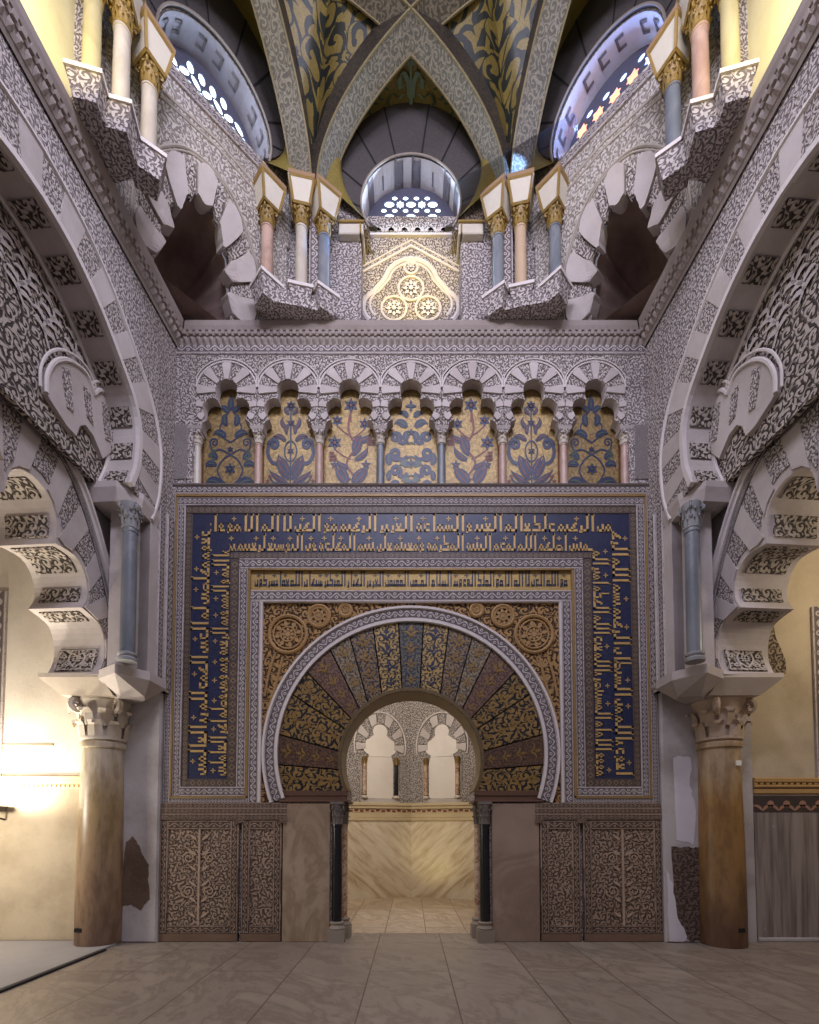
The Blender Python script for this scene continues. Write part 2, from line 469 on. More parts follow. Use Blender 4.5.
OCHRE_D = m_plain('worn ochre plaster', rgb(194, 178, 150), .55, .9, .2)
NICHE = m_plain('dark niche plaster', rgb(138, 116, 106), .9, .95, .4)
REVEAL = m_plain('whitewashed reveal', rgb(214, 208, 210), .3)
LATT = m_plain('lattice stone', rgb(84, 84, 100), .2)
PANE = m_emit('daylight pane', (.62, .78, 1, 1), 3.2)
PANE_B = m_emit('blue daylight pane', (.40, .55, 1, 1), 3)
PANE_O = m_emit('orange daylight pane', (1, .36, .2, 1), 1.6)
BLACKISH = m_plain('black recess', rgb(12, 11, 10), .1)
IRON = m_plain('dark iron', rgb(52, 48, 44), .2, .5)
TAG_W = m_plain('white tag', rgb(232, 226, 210), .1)

def column_marble(name, top, mid, low, patch):
    nb = NB(name)
    z = nb.sep(nb.pos)[2]
    n = nb.noise(nb.vm('MULTIPLY', nb.pos, (1, 1, .45)), 2.6, 5, .6)
    t = nb.m('ADD', nb.m('MULTIPLY', z, 1 / 2.6), nb.m('MULTIPLY', nb.m('SUBTRACT', n, .5), .55))
    c = nb.ramp(t, [(.0, low), (.3, mid), (.62, patch), (.85, top)])
    n2 = nb.noise(nb.vm('MULTIPLY', nb.pos, (1, 1, .3)), 9, 5, .65)
    c = nb.mix(nb.m('MULTIPLY', nb.step(n2, .40, .66), .6), c, (.42, .34, .26, 1), 'MULTIPLY')
    return nb.fin(c, .38, nb.bump(n2, .12, .02))
COLM_L = column_marble('left column marble', rgb(192, 178, 154), rgb(150, 124, 96), rgb(118, 94, 76), rgb(164, 140, 98))
COLM_R = column_marble('right column marble', rgb(170, 146, 112), rgb(136, 104, 64), rgb(98, 70, 50), rgb(150, 112, 58))

def veined_slab():
    nb = NB('cream veined slab')
    x, y, z = nb.sep(nb.pos)
    a = nb.m('SUBTRACT', z, nb.m('ABSOLUTE', x)); b = nb.m('ADD', z, nb.m('ABSOLUTE', x))
    v = nb.comb(nb.m('MULTIPLY', a, 2.6), nb.m('MULTIPLY', b, .45), y)
    n = nb.noise(v, 2.2, 6, .6, .5)
    c = nb.ramp(n, [(.30, rgb(182, 156, 120)), (.46, rgb(216, 200, 172)), (.6, rgb(230, 218, 196)), (.75, rgb(206, 184, 150))])
    return nb.fin(c, .35, nb.bump(n, .05, .01))
CREAM_M = veined_slab()
def floor_mat(name, base, dark, light, ox, oy, rowh=.77, brickw=2.3):
    nb = NB(name)
    x, y, z = nb.sep(nb.pos)
    v = nb.comb(nb.m('ADD', y, oy), nb.m('ADD', x, ox), 0.0)
    b = nb.nt.nodes.new('ShaderNodeTexBrick'); nb.L(v, b.inputs['Vector'])
    b.inputs['Scale'].default_value = 1; b.inputs['Mortar Size'].default_value = .006; b.inputs['Mortar Smooth'].default_value = .3
    b.inputs['Brick Width'].default_value = brickw; b.inputs['Row Height'].default_value = rowh; b.offset = .37
    b.inputs['Color1'].default_value = (.38, .38, .38, 1); b.inputs['Color2'].default_value = (.62, .62, .62, 1); b.inputs['Mortar'].default_value = (0, 0, 0, 1)
    cell = nb.sep(b.outputs['Color'])[0]
    w = nb.comb(nb.m('MULTIPLY_ADD', cell, 9, nb.m('ADD', x, nb.m('MULTIPLY', y, .55))), nb.m('MULTIPLY', y, .7), cell)
    n = nb.noise(w, 1.5, 8, .66, .7)
    c = nb.ramp(n, [(.3, dark), (.47, base), (.52, dark), (.56, base), (.75, light)])
    c = nb.mix(nb.m('MULTIPLY', nb.m('SUBTRACT', cell, .38), 1.6), c, (.72, .68, .64, 1), 'MULTIPLY')
    c = nb.mix(nb.m('MULTIPLY', b.outputs['Fac'], .8), c, rgb(58, 48, 42))
    h = nb.noise(nb.pos, 7, 5, .6)
    rg = nb.m('MULTIPLY_ADD', h, .3, .28)
    hh = nb.m('SUBTRACT', nb.m('MULTIPLY', h, .25), b.outputs['Fac'])
    return nb.fin(c, rg, nb.bump(hh, .2, .01))
FLOOR = floor_mat('marble floor', rgb(152, 140, 124), rgb(132, 120, 106), rgb(170, 157, 138), .4, .4)
FLOOR_C = floor_mat('chamber floor', rgb(200, 182, 156), rgb(170, 150, 124), rgb(216, 200, 174), .35, .2, .55, 1.0)
MATM = m_plain('grey woven mat', rgb(150, 146, 142), .25, .95, .3)
MAT_E = m_plain('mat edge', rgb(52, 46, 44), .1)

def streak_mat():
    nb = NB('grey streaked slab')
    x, y, z = nb.sep(nb.pos)
    n = nb.noise(nb.comb(nb.m('MULTIPLY', x, 1), y, nb.m('MULTIPLY', z, .06)), 14, 4, .6)
    c = nb.ramp(n, [(.35, rgb(104, 92, 84)), (.6, rgb(150, 138, 128))])
    p = nb.noise(nb.pos, 3.4, 6, .7)
    c = nb.mix(nb.step(p, .64, .72), c, rgb(206, 196, 184))
    return nb.fin(c, .6, nb.bump(n, .1, .01))
STREAK = streak_mat()

# ------------------------------------------------------------------ small generators
def leafy_capital(mb, cx, cy, z0, z1, r, n=8, rot=0.0, vol=True):
    """bell with two rows of curling leaves and corner volutes"""
    h = z1 - z0
    mb.lathe(cx, cy, [(r * 1.0, 0), (r * 1.12, h * .03), (r * 1.12, h * .08), (r * .98, h * .1), (r * 1.0, h * .5), (r * 1.12, h * .8), (r * 1.3, h * .95), (r * 1.3, h)], 20, z0)
    for row, (a, b, out, wd) in enumerate(((.08, .46, .42, .9), (.34, .74, .5, .95))):
        for k in range(n):
            an = rot + 2 * PI * (k + .5 * row) / n
            ca, sa = math.cos(an), math.sin(an)
            pr = [(0, 0), (.10, .35), (.16, .7), (.55, .98), (.95, .92), (.92, .74)]
            prev = None
            for i, (o, t) in enumerate(pr):
                rr = r * (1.04 + out * o); zz = z0 + h * lerp(a, b, t)
                w = r * PI / n * wd * (1.0, 1.0, .92, .85, .6, .3)[i]
                L = Vector((cx + rr * ca - w * sa, cy + rr * sa + w * ca, zz)); R_ = Vector((cx + rr * ca + w * sa, cy + rr * sa - w * ca, zz))
                M = Vector((cx + (rr + r * .1) * ca, cy + (rr + r * .1) * sa, zz))
                if prev:
                    mb.face([prev[0], prev[1], M, L]); mb.face([prev[1], prev[2], R_, M])
                prev = (L, M, R_)
    if vol:
        for k in range(4):
            an = rot + PI / 4 + k * PI / 2
            ca, sa = math.cos(an), math.sin(an)
            pts = []
            for i in range(15):
                t = i / 14 * 2.2 * PI
                q = r * .34 * (1 - i / 17)
                rad = r * 1.32 + math.sin(t) * q; z = z0 + h * .8 + math.cos(t) * q * 1.0
                pts.append((cx + rad * ca, cy + rad * sa, z))
            mb.tube(pts, [r * .17] * 12 + [r * .2] * 3, 6)
            mb.tube([(cx + r * 1.0 * ca, cy + r * 1.0 * sa, z0 + h * .6), (cx + r * 1.2 * ca, cy + r * 1.2 * sa, z0 + h * .9), (cx + r * 1.42 * ca, cy + r * 1.42 * sa, z0 + h * .99)], r * .15, 6)

def shaft_profile(r0, r1, h, ring=True):
    p = [(r0 * 1.0, 0), (r0 * 1.01, h * .15), (r0 * .99, h * .45), (r1, h * .93)]
    if ring: p += [(r1, h * .955), (r1 * 1.1, h * .96), (r1 * 1.12, h * .975), (r1 * 1.1, h * .985), (r1, h * .99), (r1, h)]
    else: p += [(r1, h)]
    return p

# 2D ornament pieces, all through fn(u, v, w) -> 3D point
def spiral(cx, cy, r, a0, turns, n=22, shrink=.18):
    s_ = 1 if turns > 0 else -1
    return [(cx + r * (1 - (1 - shrink) * i / n) * math.cos(a0 + 2 * PI * turns * i / n), cy + r * (1 - (1 - shrink) * i / n) * math.sin(a0 + 2 * PI * turns * i / n)) for i in range(n + 1)]
def petal(cx, cy, an, l, w, n=5):
    ca, sa = math.cos(an), math.sin(an)
    up = [(t, math.sin(PI * t ** .75) * w / 2) for t in [i / n for i in range(n + 1)]]
    pts = up + [(t, -b) for t, b in reversed(up[1:-1])]
    return [(cx + t * l * ca - b * sa, cy + t * l * sa + b * ca) for t, b in pts]
def curl_leaf(cx, cy, an, l, w, bend=.9, n=7):
    """a fat leaf that bends to one side as a half palmette: centreline points and widths"""
    pts, wd = [], []
    x, y, a = cx, cy, an
    for i in range(n + 1):
        t = i / n
        pts.append((x, y)); wd.append(w * (math.sin(PI * min(1, t * 1.02 + .08)) ** .7 + .05))
        x += l / n * math.cos(a); y += l / n * math.sin(a); a += bend / n * (.5 + 1.6 * t)
    return pts, wd

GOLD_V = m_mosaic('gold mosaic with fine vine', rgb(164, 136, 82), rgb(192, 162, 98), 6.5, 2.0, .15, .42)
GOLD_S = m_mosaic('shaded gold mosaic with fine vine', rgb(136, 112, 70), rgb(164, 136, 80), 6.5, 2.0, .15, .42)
# ------------------------------------------------------------------ floor, back wall
mb = MB(); mb.bar(Fr((0, 0, 0), (1, 0, 0), (0, 1, 0), (0, 0, 1)), -7.4, 7.4, -7.2, .45, -.1, 0, 'o')
struct(mb, 'floor', FLOOR)
mb = MB(); mb.plate(Fr((0, 0, 0), (1, 0, 0), (0, 1, 0), (0, 0, 1)), [(-1.0, .45), (1.0, .45), (1.95, 1.3), (1.95, 2.65), (1.25, 3.5), (0, 3.95), (-1.25, 3.5), (-1.95, 2.65), (-1.95, 1.3)], (), .0, .1)
struct(mb, 'floor.001', FLOOR_C)

ZF_D = zf(803)                    # top of the dado 1.71
ZL = zf(487.5)                    # arcade ledge
Z_AT = 7.5                        # top of the arcade recess
AC = .793                         # arcade spacing
RO, ZO = 1.855, 2.335             # great archivolt: outer radius and centre height
RI, ZI = .885, 2.245              # opening
zb = 1.86                         # underside of the voussoir field
hole = []
a_ = math.asin((zb - ZI) / RI)
hole = [(-.985, 0), (-.985, 1.72), (-.80, 1.72)] + [(-RI * math.cos(t), ZI + RI * math.sin(t)) for t in [a_ + (PI - 2 * a_) * i / 40 for i in range(41)]] + [(.80, 1.72), (.985, 1.72), (.985, 0)]
rec = [(-2.79, ZL), (2.79, ZL), (2.79, Z_AT), (-2.79, Z_AT)]
mb = MB(); mb.plate(FB, [(-3.12, 0)] + hole + [(3.12, 0), (3.12, 8.0), (-3.12, 8.0)], [rec], 0.0, .45, True)
mb.bar(FB, -2.85, 2.85, ZL - .05, Z_AT + .05, -.34, -.30, 'o')
struct(mb, 'wall_back', ST_CARVE)

# ------------------------------------------------------------------ carved dado either side of the mihrab
def dado(sx, name, x0, x1, label):
    t = thing('carved_dado_panel', label, 'wall panel', (sx * (x0 + x1) / 2, -.03, 0))
    a, b = sorted((sx * x0, sx * x1)); z1 = 1.49
    m = MB(); m.bar(FB, a, b, 0.0, z1, 0.0, .045, 'o'); m.build('carved_field', DADO, t)
    m = MB()
    for (p, q) in ((a, a + .10), (b - .10, b)): m.bar(FB, p, q, .1, z1, .045, .062, 'v', .008)
    m.bar(FB, a + .10, b - .10, z1 - .11, z1, .045, .062, 'u', .008)
    m.bar(FB, a + .10, b - .10, .1, .2, .045, .062, 'u', .008)
    m.build('vine_border', DADO_B, t)
    m = MB(); m.bar(FB, a, b, 0, .1, .0, .058, 'u', .01); m.build('plinth', m_dark, t)
    mid = (a + b) / 2; w = b - a
    if w > .6:
        m = MB(); m.bar(FB, mid - .012, mid + .012, .2, z1 - .11, .045, .06)
        fn = lambda u, v, ww: FB(u, v, ww)
        for s_ in (-1, 1):
            m.ribbon(fn, spiral(mid + s_ * .13, 1.03, .075, PI / 2 - s_ * PI / 2, s_ * 1.6), .013, .058)
            m.ribbon(fn, spiral(mid + s_ * .13, .62, .085, PI / 2 - s_ * PI / 2, -s_ * 1.6), .013, .058)
            for k in range(6): m.poly(fn, petal(mid + s_ * .03, .3 + k * .19, PI / 2 - s_ * .95, .12, .035), .058)
        m.build('tree_pattern', DADO_S, t)
m_dark = m_plain('dado plinth', rgb(120, 96, 76), .5)
DADO_S = m_plain('dado carving', rgb(176, 152, 128), .3)
XS0, XS1, XS2, XS3, XS4 = 1.0, 1.585, 1.60, 2.11, 3.10
for sx, sd in ((-1, 'left'), (1, 'right')):
    dado(sx, sd, 2.13, 3.10, 'wide carved stucco dado panel between the %s wall pier and a narrower panel' % sd)
    dado(sx, sd, 1.60, 2.09, 'narrow carved stucco dado panel beside the %s plain marble slab' % sd)
    # frieze over the dado, stepping down beside the narrow panel
    m = MB(); a, b = sorted((sx * 1.53, sx * 3.10)); [m.bar(FB, a, b, 1.50 + .07 * q, 1.57 + .07 * q - .002, 0, .075 - .006 * q, 'u', .006) for q in range(3)]
    m.bar(FB, *sorted((sx * 1.53, sx * 1.63)), 1.46, 1.50, 0, .085); m.bar(FB, *sorted((sx * 2.06, sx * 2.16)), 1.46, 1.50, 0, .085)
    tag(m.build('dado_frieze', DADO_B), 'carved horizontal frieze capping the dado panels on the %s of the mihrab' % sd, 'frieze')
    m = MB(); a, b = sorted((sx * XS0, sx * XS1)); m.bar(FB, a, b, 0.0, ZF_D - .005, 0, .06, 'o', .008)
    tag(m.build('marble_slab', SLAB_L if sx < 0 else SLAB_R), ('warm tan veined plain marble slab left of the mihrab doorway' if sx < 0 else 'greyish brown plain marble slab right of the mihrab doorway'), 'marble slab')

# ------------------------------------------------------------------ mihrab arch
t = thing('mihrab_horseshoe_arch', 'large mosaic horseshoe arch with wedge voussoirs around the mihrab doorway', 'arch', (0, -.03, 1.71))
def outer_pt(px, py): return ((px - 411.5) * .01268, zf(py))
bl = [((399, 624), (402.5, 690)), ((374, 629), (381, 693.5)), ((350, 637), (365, 700)), ((330, 649), (355.5, 706)), ((306, 671), (348, 717)), ((292, 694), (344.5, 729)), ((282.5, 735), (342, 752)), ((281, 765), (343.5, 770)), ((284, 792), (351, 792))]
RV, RVI = 1.665, .875
def va(p, cz): q = outer_pt(*p); return math.atan2(q[1] - cz, q[0])
bounds = [(va(o, ZO), va(i, ZI)) for o, i in bl]
full = [(PI - a if a > 0 else -PI - a, PI - b if b > 0 else -PI - b) for a, b in reversed(bounds)]
norm = lambda a: a if a > -PI / 2 else a + 2 * PI
seq = [(norm(a), norm(b)) for a, b in full] + [(norm(a), norm(b)) for a, b in bounds]
vm_ = [V_NAVY, V_GOLD, V_SLATE, V_PALE, V_RED, V_DARK, V_DARK, V_BROWN, V_DARK]
nm_ = ['navy voussoir at the crown', 'gold patterned voussoir', 'slate blue voussoir', 'pale beige voussoir', 'red brown voussoir', 'black and gold voussoir', 'black and gold voussoir', 'dark rust voussoir', 'black and gold springing voussoir']
for i in range(len(seq) - 1):
    (a0, b0), (a1, b1) = seq[i], seq[i + 1]
    k = abs(i - 8)
    m = MB(); n = 5
    inn = [(RVI * math.cos(lerp(b0, b1, j / n)), ZI + RVI * math.sin(lerp(b0, b1, j / n))) for j in range(n + 1)]
    out = [(RV * math.cos(lerp(a0, a1, j / n)), ZO + RV * math.sin(lerp(a0, a1, j / n))) for j in range(n + 1)]
    # a wedge, the joint shows as a fine groove
    def shrink(p, q, e): return (p[0] + (q[0] - p[0]) * e, p[1] + (q[1] - p[1]) * e)
    w = .034
    for (A, B, ww) in ((inn, out, w),):
        m.plate(FB, [shrink(p, out[j], .012) for j, p in enumerate(A)][0:] + [shrink(p, inn[n - j], .012) for j, p in enumerate(reversed(B))], (), ww, .03)
    o = m.build('voussoir', vm_[k], t); o['label'] = nm_[k]
    m = MB()
    m.ribbon(lambda u, v, ww: FB(u, v, ww), [inn[0], out[0]], .014, .0365); m.ribbon(lambda u, v, ww: FB(u, v, ww), [inn[-1], out[-1]], .014, .0365)
    f = lambda u, v, ww: FB(u, v, ww)
    # palmettes standing along the middle of each wedge
    mi = ((inn[n // 2][0] + inn[n // 2 + 1][0]) / 2, (inn[n // 2][1] + inn[n // 2 + 1][1]) / 2); mo = ((out[n // 2][0] + out[n // 2 + 1][0]) / 2, (out[n // 2][1] + out[n // 2 + 1][1]) / 2)
    an = math.atan2(mo[1] - mi[1], mo[0] - mi[0]); Lw = math.dist(mi, mo)
    for q in range(4):
        c = (lerp(mi[0], mo[0], .1 + .22 * q), lerp(mi[1], mo[1], .1 + .22 * q)); sc_ = Lw * .17 * (.75 + .12 * q)
        for d_ in (-1, 1):
            p_, w_ = curl_leaf(c[0], c[1], an + d_ * .25, sc_ * 1.05, sc_ * .17, d_ * 2.2); m.ribbon(f, p_, w_, .038)
        m.poly(f, petal(c[0] + sc_ * .5 * math.cos(an), c[1] + sc_ * .5 * math.sin(an), an, sc_ * .55, sc_ * .3), .038)
    m.build('palmette_inlay', [GOLD_DK, NAVY_IN, GOLD_DK, GOLD_DK, GOLD_DK, GOLD_DK, GOLD_DK, GOLD_DK, GOLD_DK][k], o)
# soffit and springing mouldings
m = MB()
aS = [a_ + (PI - 2 * a_) * i / 48 for i in range(49)]
def sof(r0): return [(-r0 * math.cos(q), ZI + r0 * math.sin(q)) for q in aS]
pin = sof(RI - .012)
for i in range(48):
    a, b = pin[i], pin[i + 1]
    m.face([FB(*a, .045), FB(*b, .045), FB(*b, -.45), FB(*a, -.45)], [(i * .06, 0), (i * .06 + .06, 0), (i * .06 + .06, .5), (i * .06, .5)])
m.strip(FB, pin, sof(RI + .03), .045, 0)
m.build('soffit', SOFFIT, t, .6)
for sx in (-1, 1):
    m = MB()
    q = [(sx * .80, 1.73), (sx * 1.62, 1.73), (sx * 1.60, 1.86), (sx * .80, 1.86)]
    m.plate(FB, q, (), .05, .5)
    m.bar(FB, *sorted((sx * .78, sx * 1.63)), 1.715, 1.745, -.45, .075, 'u', .008)
    m.bar(FB, *sorted((sx * .78, sx * 1.62)), 1.80, 1.815, 0, .062, 'u')
    # flaring impost under the springing
    m.hexa([FB(sx * .80, 1.72, .05), FB(sx * .985, 1.72, .05), FB(sx * .985, 1.72, -.45), FB(sx * .80, 1.72, -.45)], [FB(sx * .80, 1.86, .045), FB(sx * .985, 1.86, .045), FB(sx * .985, 1.86, -.45), FB(sx * .80, 1.86, -.45)])
    m.build('springing_moulding', RUST, t)
# archivolt border
m = MB()
b0 = math.asin((ZF_D - ZO) / RO)
aA = [b0 + (PI - 2 * b0) * i / 72 for i in range(73)]
def ringp(r): return [(-r * math.cos(q) if abs(ZO + r * math.sin(q)) else 0, max(ZF_D, ZO + r * math.sin(q))) for q in aA]
m.strip(FB, ringp(1.70), ringp(1.83), .055, 0)
m.build('vine_archivolt', ST_BAND, t)
m = MB(); m.strip(FB, ringp(1.665), ringp(1.70), .07, 0); m.strip(FB, ringp(1.83), ringp(1.858), .075, 0); m.build('archivolt_fillet', ST_EDGE, t)
# backing behind the wedges
m = MB()
q0 = [(-RV * math.cos(q), max(zb, ZO + RV * math.sin(q))) for q in aA]
m.strip(FB, [(-RI * math.cos(q), ZI + RI * math.sin(q)) for q in [a_ + (PI - 2 * a_) * i / 72 for i in range(73)]], q0, .012, 0, True)
m.build('mosaic_ground', V_BROWN, t)

# ------------------------------------------------------------------ spandrels
ZFT = zf(604)
for sx, sd in ((-1, 'left'), (1, 'right')):
    t = thing('gilded_spandrel', 'gilded carved spandrel with round medallions above the %s shoulder of the mihrab arch' % sd, 'spandrel', (sx * 1.5, -.02, 3.8))
    b1 = math.asin((ZF_D - ZO) / 1.858)
    cur = [(sx * 1.858 * math.cos(q), ZO + 1.858 * math.sin(q)) for q in [b1 + (PI / 2 - b1) * i / 40 for i in range(41)]]
    cur = [(u if abs(u) < 1.868 else sx * 1.868, v) for u, v in cur]
    m = MB(); m.plate(FB, cur + [(0, ZFT), (sx * 1.87, ZFT), (sx * 1.87, ZF_D)], (), .02, .02)
    m.build('carved_ground', SPAN, t)
    f = lambda u, v, w: FB(u, v, w)
    for (cx, cz, r, lab) in ((sx * 1.555, zf(635), .235, 'large'), (sx * 1.165, zf(617), .135, 'small'), (sx * .83, zf(611.5), .075, 'tiny')):
        m = MB()
        for rr, tw in ((r, .022), (r * .78, .012), (r * .4, .012)):
            m.tube([FB(cx + rr * math.cos(2 * PI * i / 28), cz + rr * math.sin(2 * PI * i / 28), .028) for i in range(28)], tw, 6, True)
        for k in range(8):
            an = 2 * PI * k / 8
            m.poly(f, petal(cx, cz, an, r * .4, r * .2), .032)
            m.poly(f, petal(cx + r * .42 * math.cos(an + .2), cz + r * .42 * math.sin(an + .2), an + .2, r * .36, r * .22), .032)
        m.poly(f, [(cx + r * .16 * math.cos(q * PI / 4), cz + r * .16 * math.sin(q * PI / 4)) for q in range(8)], .036)
        m.build('medallion', SPAN_R, t)
    m = MB()
    for pts in ([(1.62, 3.55), (1.70, 3.2), (1.79, 2.9), (1.845, 2.6)], [(1.72, 3.58), (1.80, 3.3), (1.84, 3.05)], [(1.38, 3.92), (1.30, 4.0), (1.2, 3.95)]):
        m.tube([FB(sx * a, b, .025) for a, b in spline(pts, 6)], .017, 6)
    for k in range(5):
        for d_ in (-1, 1):
            m.poly(f, petal(sx * (1.655 + .033 * k), 3.42 - .17 * k, PI / 2 + d_ * .9, .1, .05), .03)
    m.build('stem_pattern', SPAN_R, t)

# ------------------------------------------------------------------ nested frames (alfiz)
ZB = zf(779) ; BL = (2.305, 2.80)
zt = [zf(y) for y in (497.5, 499.5, 507.5, 515, 553.5, 560, 570.5, 571.5, 588.5, 592, 603)]
t = thing('inscription_frame', 'rectangular frame of nested mosaic and stucco borders around the horseshoe arch', 'frame', (0, -.02, 1.71))
def nshape(m, x0, x1, z0, z1, zbot, w0, w1, bev=.006, bottom=False):
    """inverted U: legs between |x| x0..x1, head between z0..z1"""
    for sx in (-1, 1): m.bar(FB, *sorted((sx * x0, sx * x1)), zbot, z0, w0, w1, 'v', bev)
    m.bar(FB, -x1, x1, z0, z1, w0, w1, 'u', bev)
m = MB(); nshape(m, 3.0, 3.085, zt[0] + .015, zf(488), ZF_D, 0, .05); m.bar(FB, -3.085, 3.085, zf(488), zf(487), 0, .07)
for sx in (-1, 1): m.bar(FB, *sorted((sx * 2.035, sx * 2.99)), ZF_D - .01, zf(798.5), 0, .05, 'u')
m.build('outer_vine_border', ST_BAND, t)
m = MB(); nshape(m, 2.975, 3.0, zt[1], zt[0] + .015, zf(798), 0, .06)
for sx in (-1, 1): m.bar(FB, *sorted((sx * 2.05, sx * 3.0)), zf(798.5), zf(796.5), 0, .06); m.bar(FB, *sorted((sx * 2.03, sx * 2.065)), zf(796.5), zt[7], 0, .06)
m.bar(FB, -2.065, 2.065, zt[7] - .01, zt[6], 0, .06)
m.build('gilt_fillet', GILT, t)
m = MB(); nshape(m, 2.875, 2.975, zt[2], zt[1], zf(796.5), 0, .045); nshape(m, 2.065, 2.18, zt[6], zt[5], zf(787), 0, .045)
for sx in (-1, 1): m.bar(FB, *sorted((sx * 2.065, sx * 2.875)), zf(796.5), zf(787), 0, .045, 'u', .006)
m.build('vine_border', ST_BAND, t)
m = MB(); nshape(m, 2.79, 2.875, zt[3], zt[2], zf(787), 0, .03); nshape(m, 2.18, 2.30, zt[5], zt[4], zf(787), 0, .03)
for sx in (-1, 1): m.bar(FB, *sorted((sx * 2.30, sx * 2.79)), zf(787), ZB, 0, .03, 'u')
m.build('mosaic_border', BROWN_B, t)
m = MB(); nshape(m, 1.90, 2.03, zt[10], zt[9], ZF_D, 0, .05); m.build('inner_vine_border', ST_BAND, t)
m = MB(); nshape(m, 1.87, 1.90, ZFT, zt[10], ZF_D, 0, .065); m.build('inner_fillet', ST_EDGE, t)
m = MB(); nshape(m, 2.295, 2.79, zt[4], zt[3], ZB, 0, .02, 0); m.build('navy_ground', NAVY, t)
m = MB(); m.bar(FB, -2.03, 2.03, zt[9], zt[7], 0, .02); m.build('gold_ground', GOLD, t)

# --- Kufic lettering: every letter is drawn from bars, joined on the base line, and read from right to left
NOJOIN = set('اأإآدذرزوةىء')
class Kufic:
    """glyph rectangles in units of the letter height, x grows in the reading direction"""
    S = .135
    def glyph(s, ch, last):
        S = s.S; B = (0, 0, 1, S)
        if ch in 'اأإآ': return .30, [(.06, 0, .06 + S, 1.0), (.02, .9, .06 + S, 1.0)]
        if ch == 'ل': return .36, [(.05, 0, .05 + S, 1.0), (.0, .88, .05 + S, 1.0), (.05, 0, .36, S)] + ([(.30, -.1, .36, .1)] if last else [])
        if ch in 'بتثني':
            if last and ch in 'ني': return .48, [(.04, .0, .04 + S, .42), (.04, -.02, .44, S - .02), (.36, -.02, .46, .3)]
            return .30, [(.08, 0, .08 + S, .40 if ch != 'ن' else .5), (0, 0, .30, S)]
        if ch in 'سش': return .62, [(.06 + .18 * i, 0, .06 + .18 * i + .10, .36) for i in range(3)] + [(0, 0, .62, S)]
        if ch in 'مه':
            return .46, [(.06, 0, .16, .40), (.30, 0, .40, .40), (.06, .30, .40, .40), (0, 0, .46, S)]
        if ch == 'ة': return .44, [(.06, 0, .16, .46), (.28, 0, .38, .30), (.06, .36, .3, .46), (.02, 0, .38, S)]
        if ch in 'فقو':
            g = [(.08, .14, .17, .46), (.28, 0, .37, .46), (.08, .37, .37, .46), (.08, .12, .37, .22), (0 if ch != 'و' else .06, 0, .40, S)]
            return .44, g + ([(.30, -.1, .40, .05)] if ch == 'و' else [])
        if ch in 'رز': return .32, [(.06, 0, .06 + S, .34), (.06, -.08, .26, .06)]
        if ch in 'دذك':
            w = .56 if ch == 'ك' else .46
            return w, [(.06, .0, w - (0 if ch == 'ك' else .06), S), (.06, .34, w - .1, .46), (.30, 0, .40, .46) if ch != 'ك' else (.06, .1, .17, .4)] + ([(w - .2, .4, w - .1, .9)] if ch == 'ك' else [])
        if ch in 'عغ': return .44, [(.05, .26, .15, .46), (.27, .26, .37, .46), (.11, .12, .31, .3), (0, 0, .44, S)]
        if ch in 'حجخ': return .50, [(.04, .38, .20, .50), (.14, .2, .30, .42), (.24, .05, .4, .26), (0, 0, .50, S)]
        if ch in 'صضطظ': return .62, [(.05, 0, .14, .34), (.46, 0, .55, .34), (.05, .26, .55, .34), (0, 0, .62, S)] + ([(.40, .3, .50, .95)] if ch in 'طظ' else [])
        if ch == 'ى': return .46, [(.06, 0, .17, .4), (.06, -.05, .42, .08), (.34, -.05, .42, .25)]
        return .3, [(0, 0, .3, s.S)]
    def layout(s, text):
        x = .1; out = []; gaps = []
        words = text.split()
        for wd in words:
            low0 = None
            for i, ch in enumerate(wd):
                a, g = s.glyph(ch, i == len(wd) - 1)
                out += [(x + p, q, x + r, t_) for p, q, r, t_ in g]
                tall = max(t_ for *_, t_ in g) > .8
                if not tall:
                    if low0 is None: low0 = x
                    if x + a - low0 > .62: gaps.append((low0 + x + a) / 2); low0 = x + a + .5
                else: low0 = None
                x += a + (.05 if (ch in NOJOIN and i < len(wd) - 1) else 0)
            x += .12
        return x, out, gaps
KU = Kufic()
def write_band(m, text, path, h, wid=.02):
    """path(s, v) -> (u, v) on the facade plane for distance s along the reading direction, v letter height"""
    total, rects, gaps = KU.layout(text)
    k = path.length / total
    fn = lambda s_, v, w: FB(*path(s_ * k, v * h), w)
    def corner_split(a, b):
        cuts = [a] + [c / k for c in path.cuts if a < c / k < b] + [b]
        return list(zip(cuts, cuts[1:]))
    for a, z0, b, z1 in rects:
        for p, q in corner_split(a, b):
            pm = (p + q) / 2
            pth = path.seg(pm * k)
            F2 = lambda s_, v, w: FB(*pth(s_ * k, v * h), w)
            m.face([F2(p, z0, wid), F2(q, z0, wid), F2(q, z1, wid), F2(p, z1, wid)])
            m.face([F2(p, z0, .02), F2(p, z0, wid), F2(p, z1, wid), F2(p, z1, .02)]); m.face([F2(q, z0, .02), F2(q, z0, wid), F2(q, z1, wid), F2(q, z1, .02)])
            m.face([F2(p, z1, .02), F2(q, z1, .02), F2(q, z1, wid), F2(p, z1, wid)])
    for g in gaps:
        pth = path.seg(g * k)
        F2 = lambda s_, v, w: FB(*pth(s_ * k, v * h), w)
        for an in range(4):
            e = .13 / k * h
            a = an * PI / 2
            m.face([F2(g, .72, wid), F2(g + .6 * e * math.cos(a + .45), .72 + .085 * math.sin(a + .45), wid), F2(g + 1.25 * e * math.cos(a), .72 + .16 * math.sin(a), wid), F2(g + .6 * e * math.cos(a - .45), .72 + .085 * math.sin(a - .45), wid)])
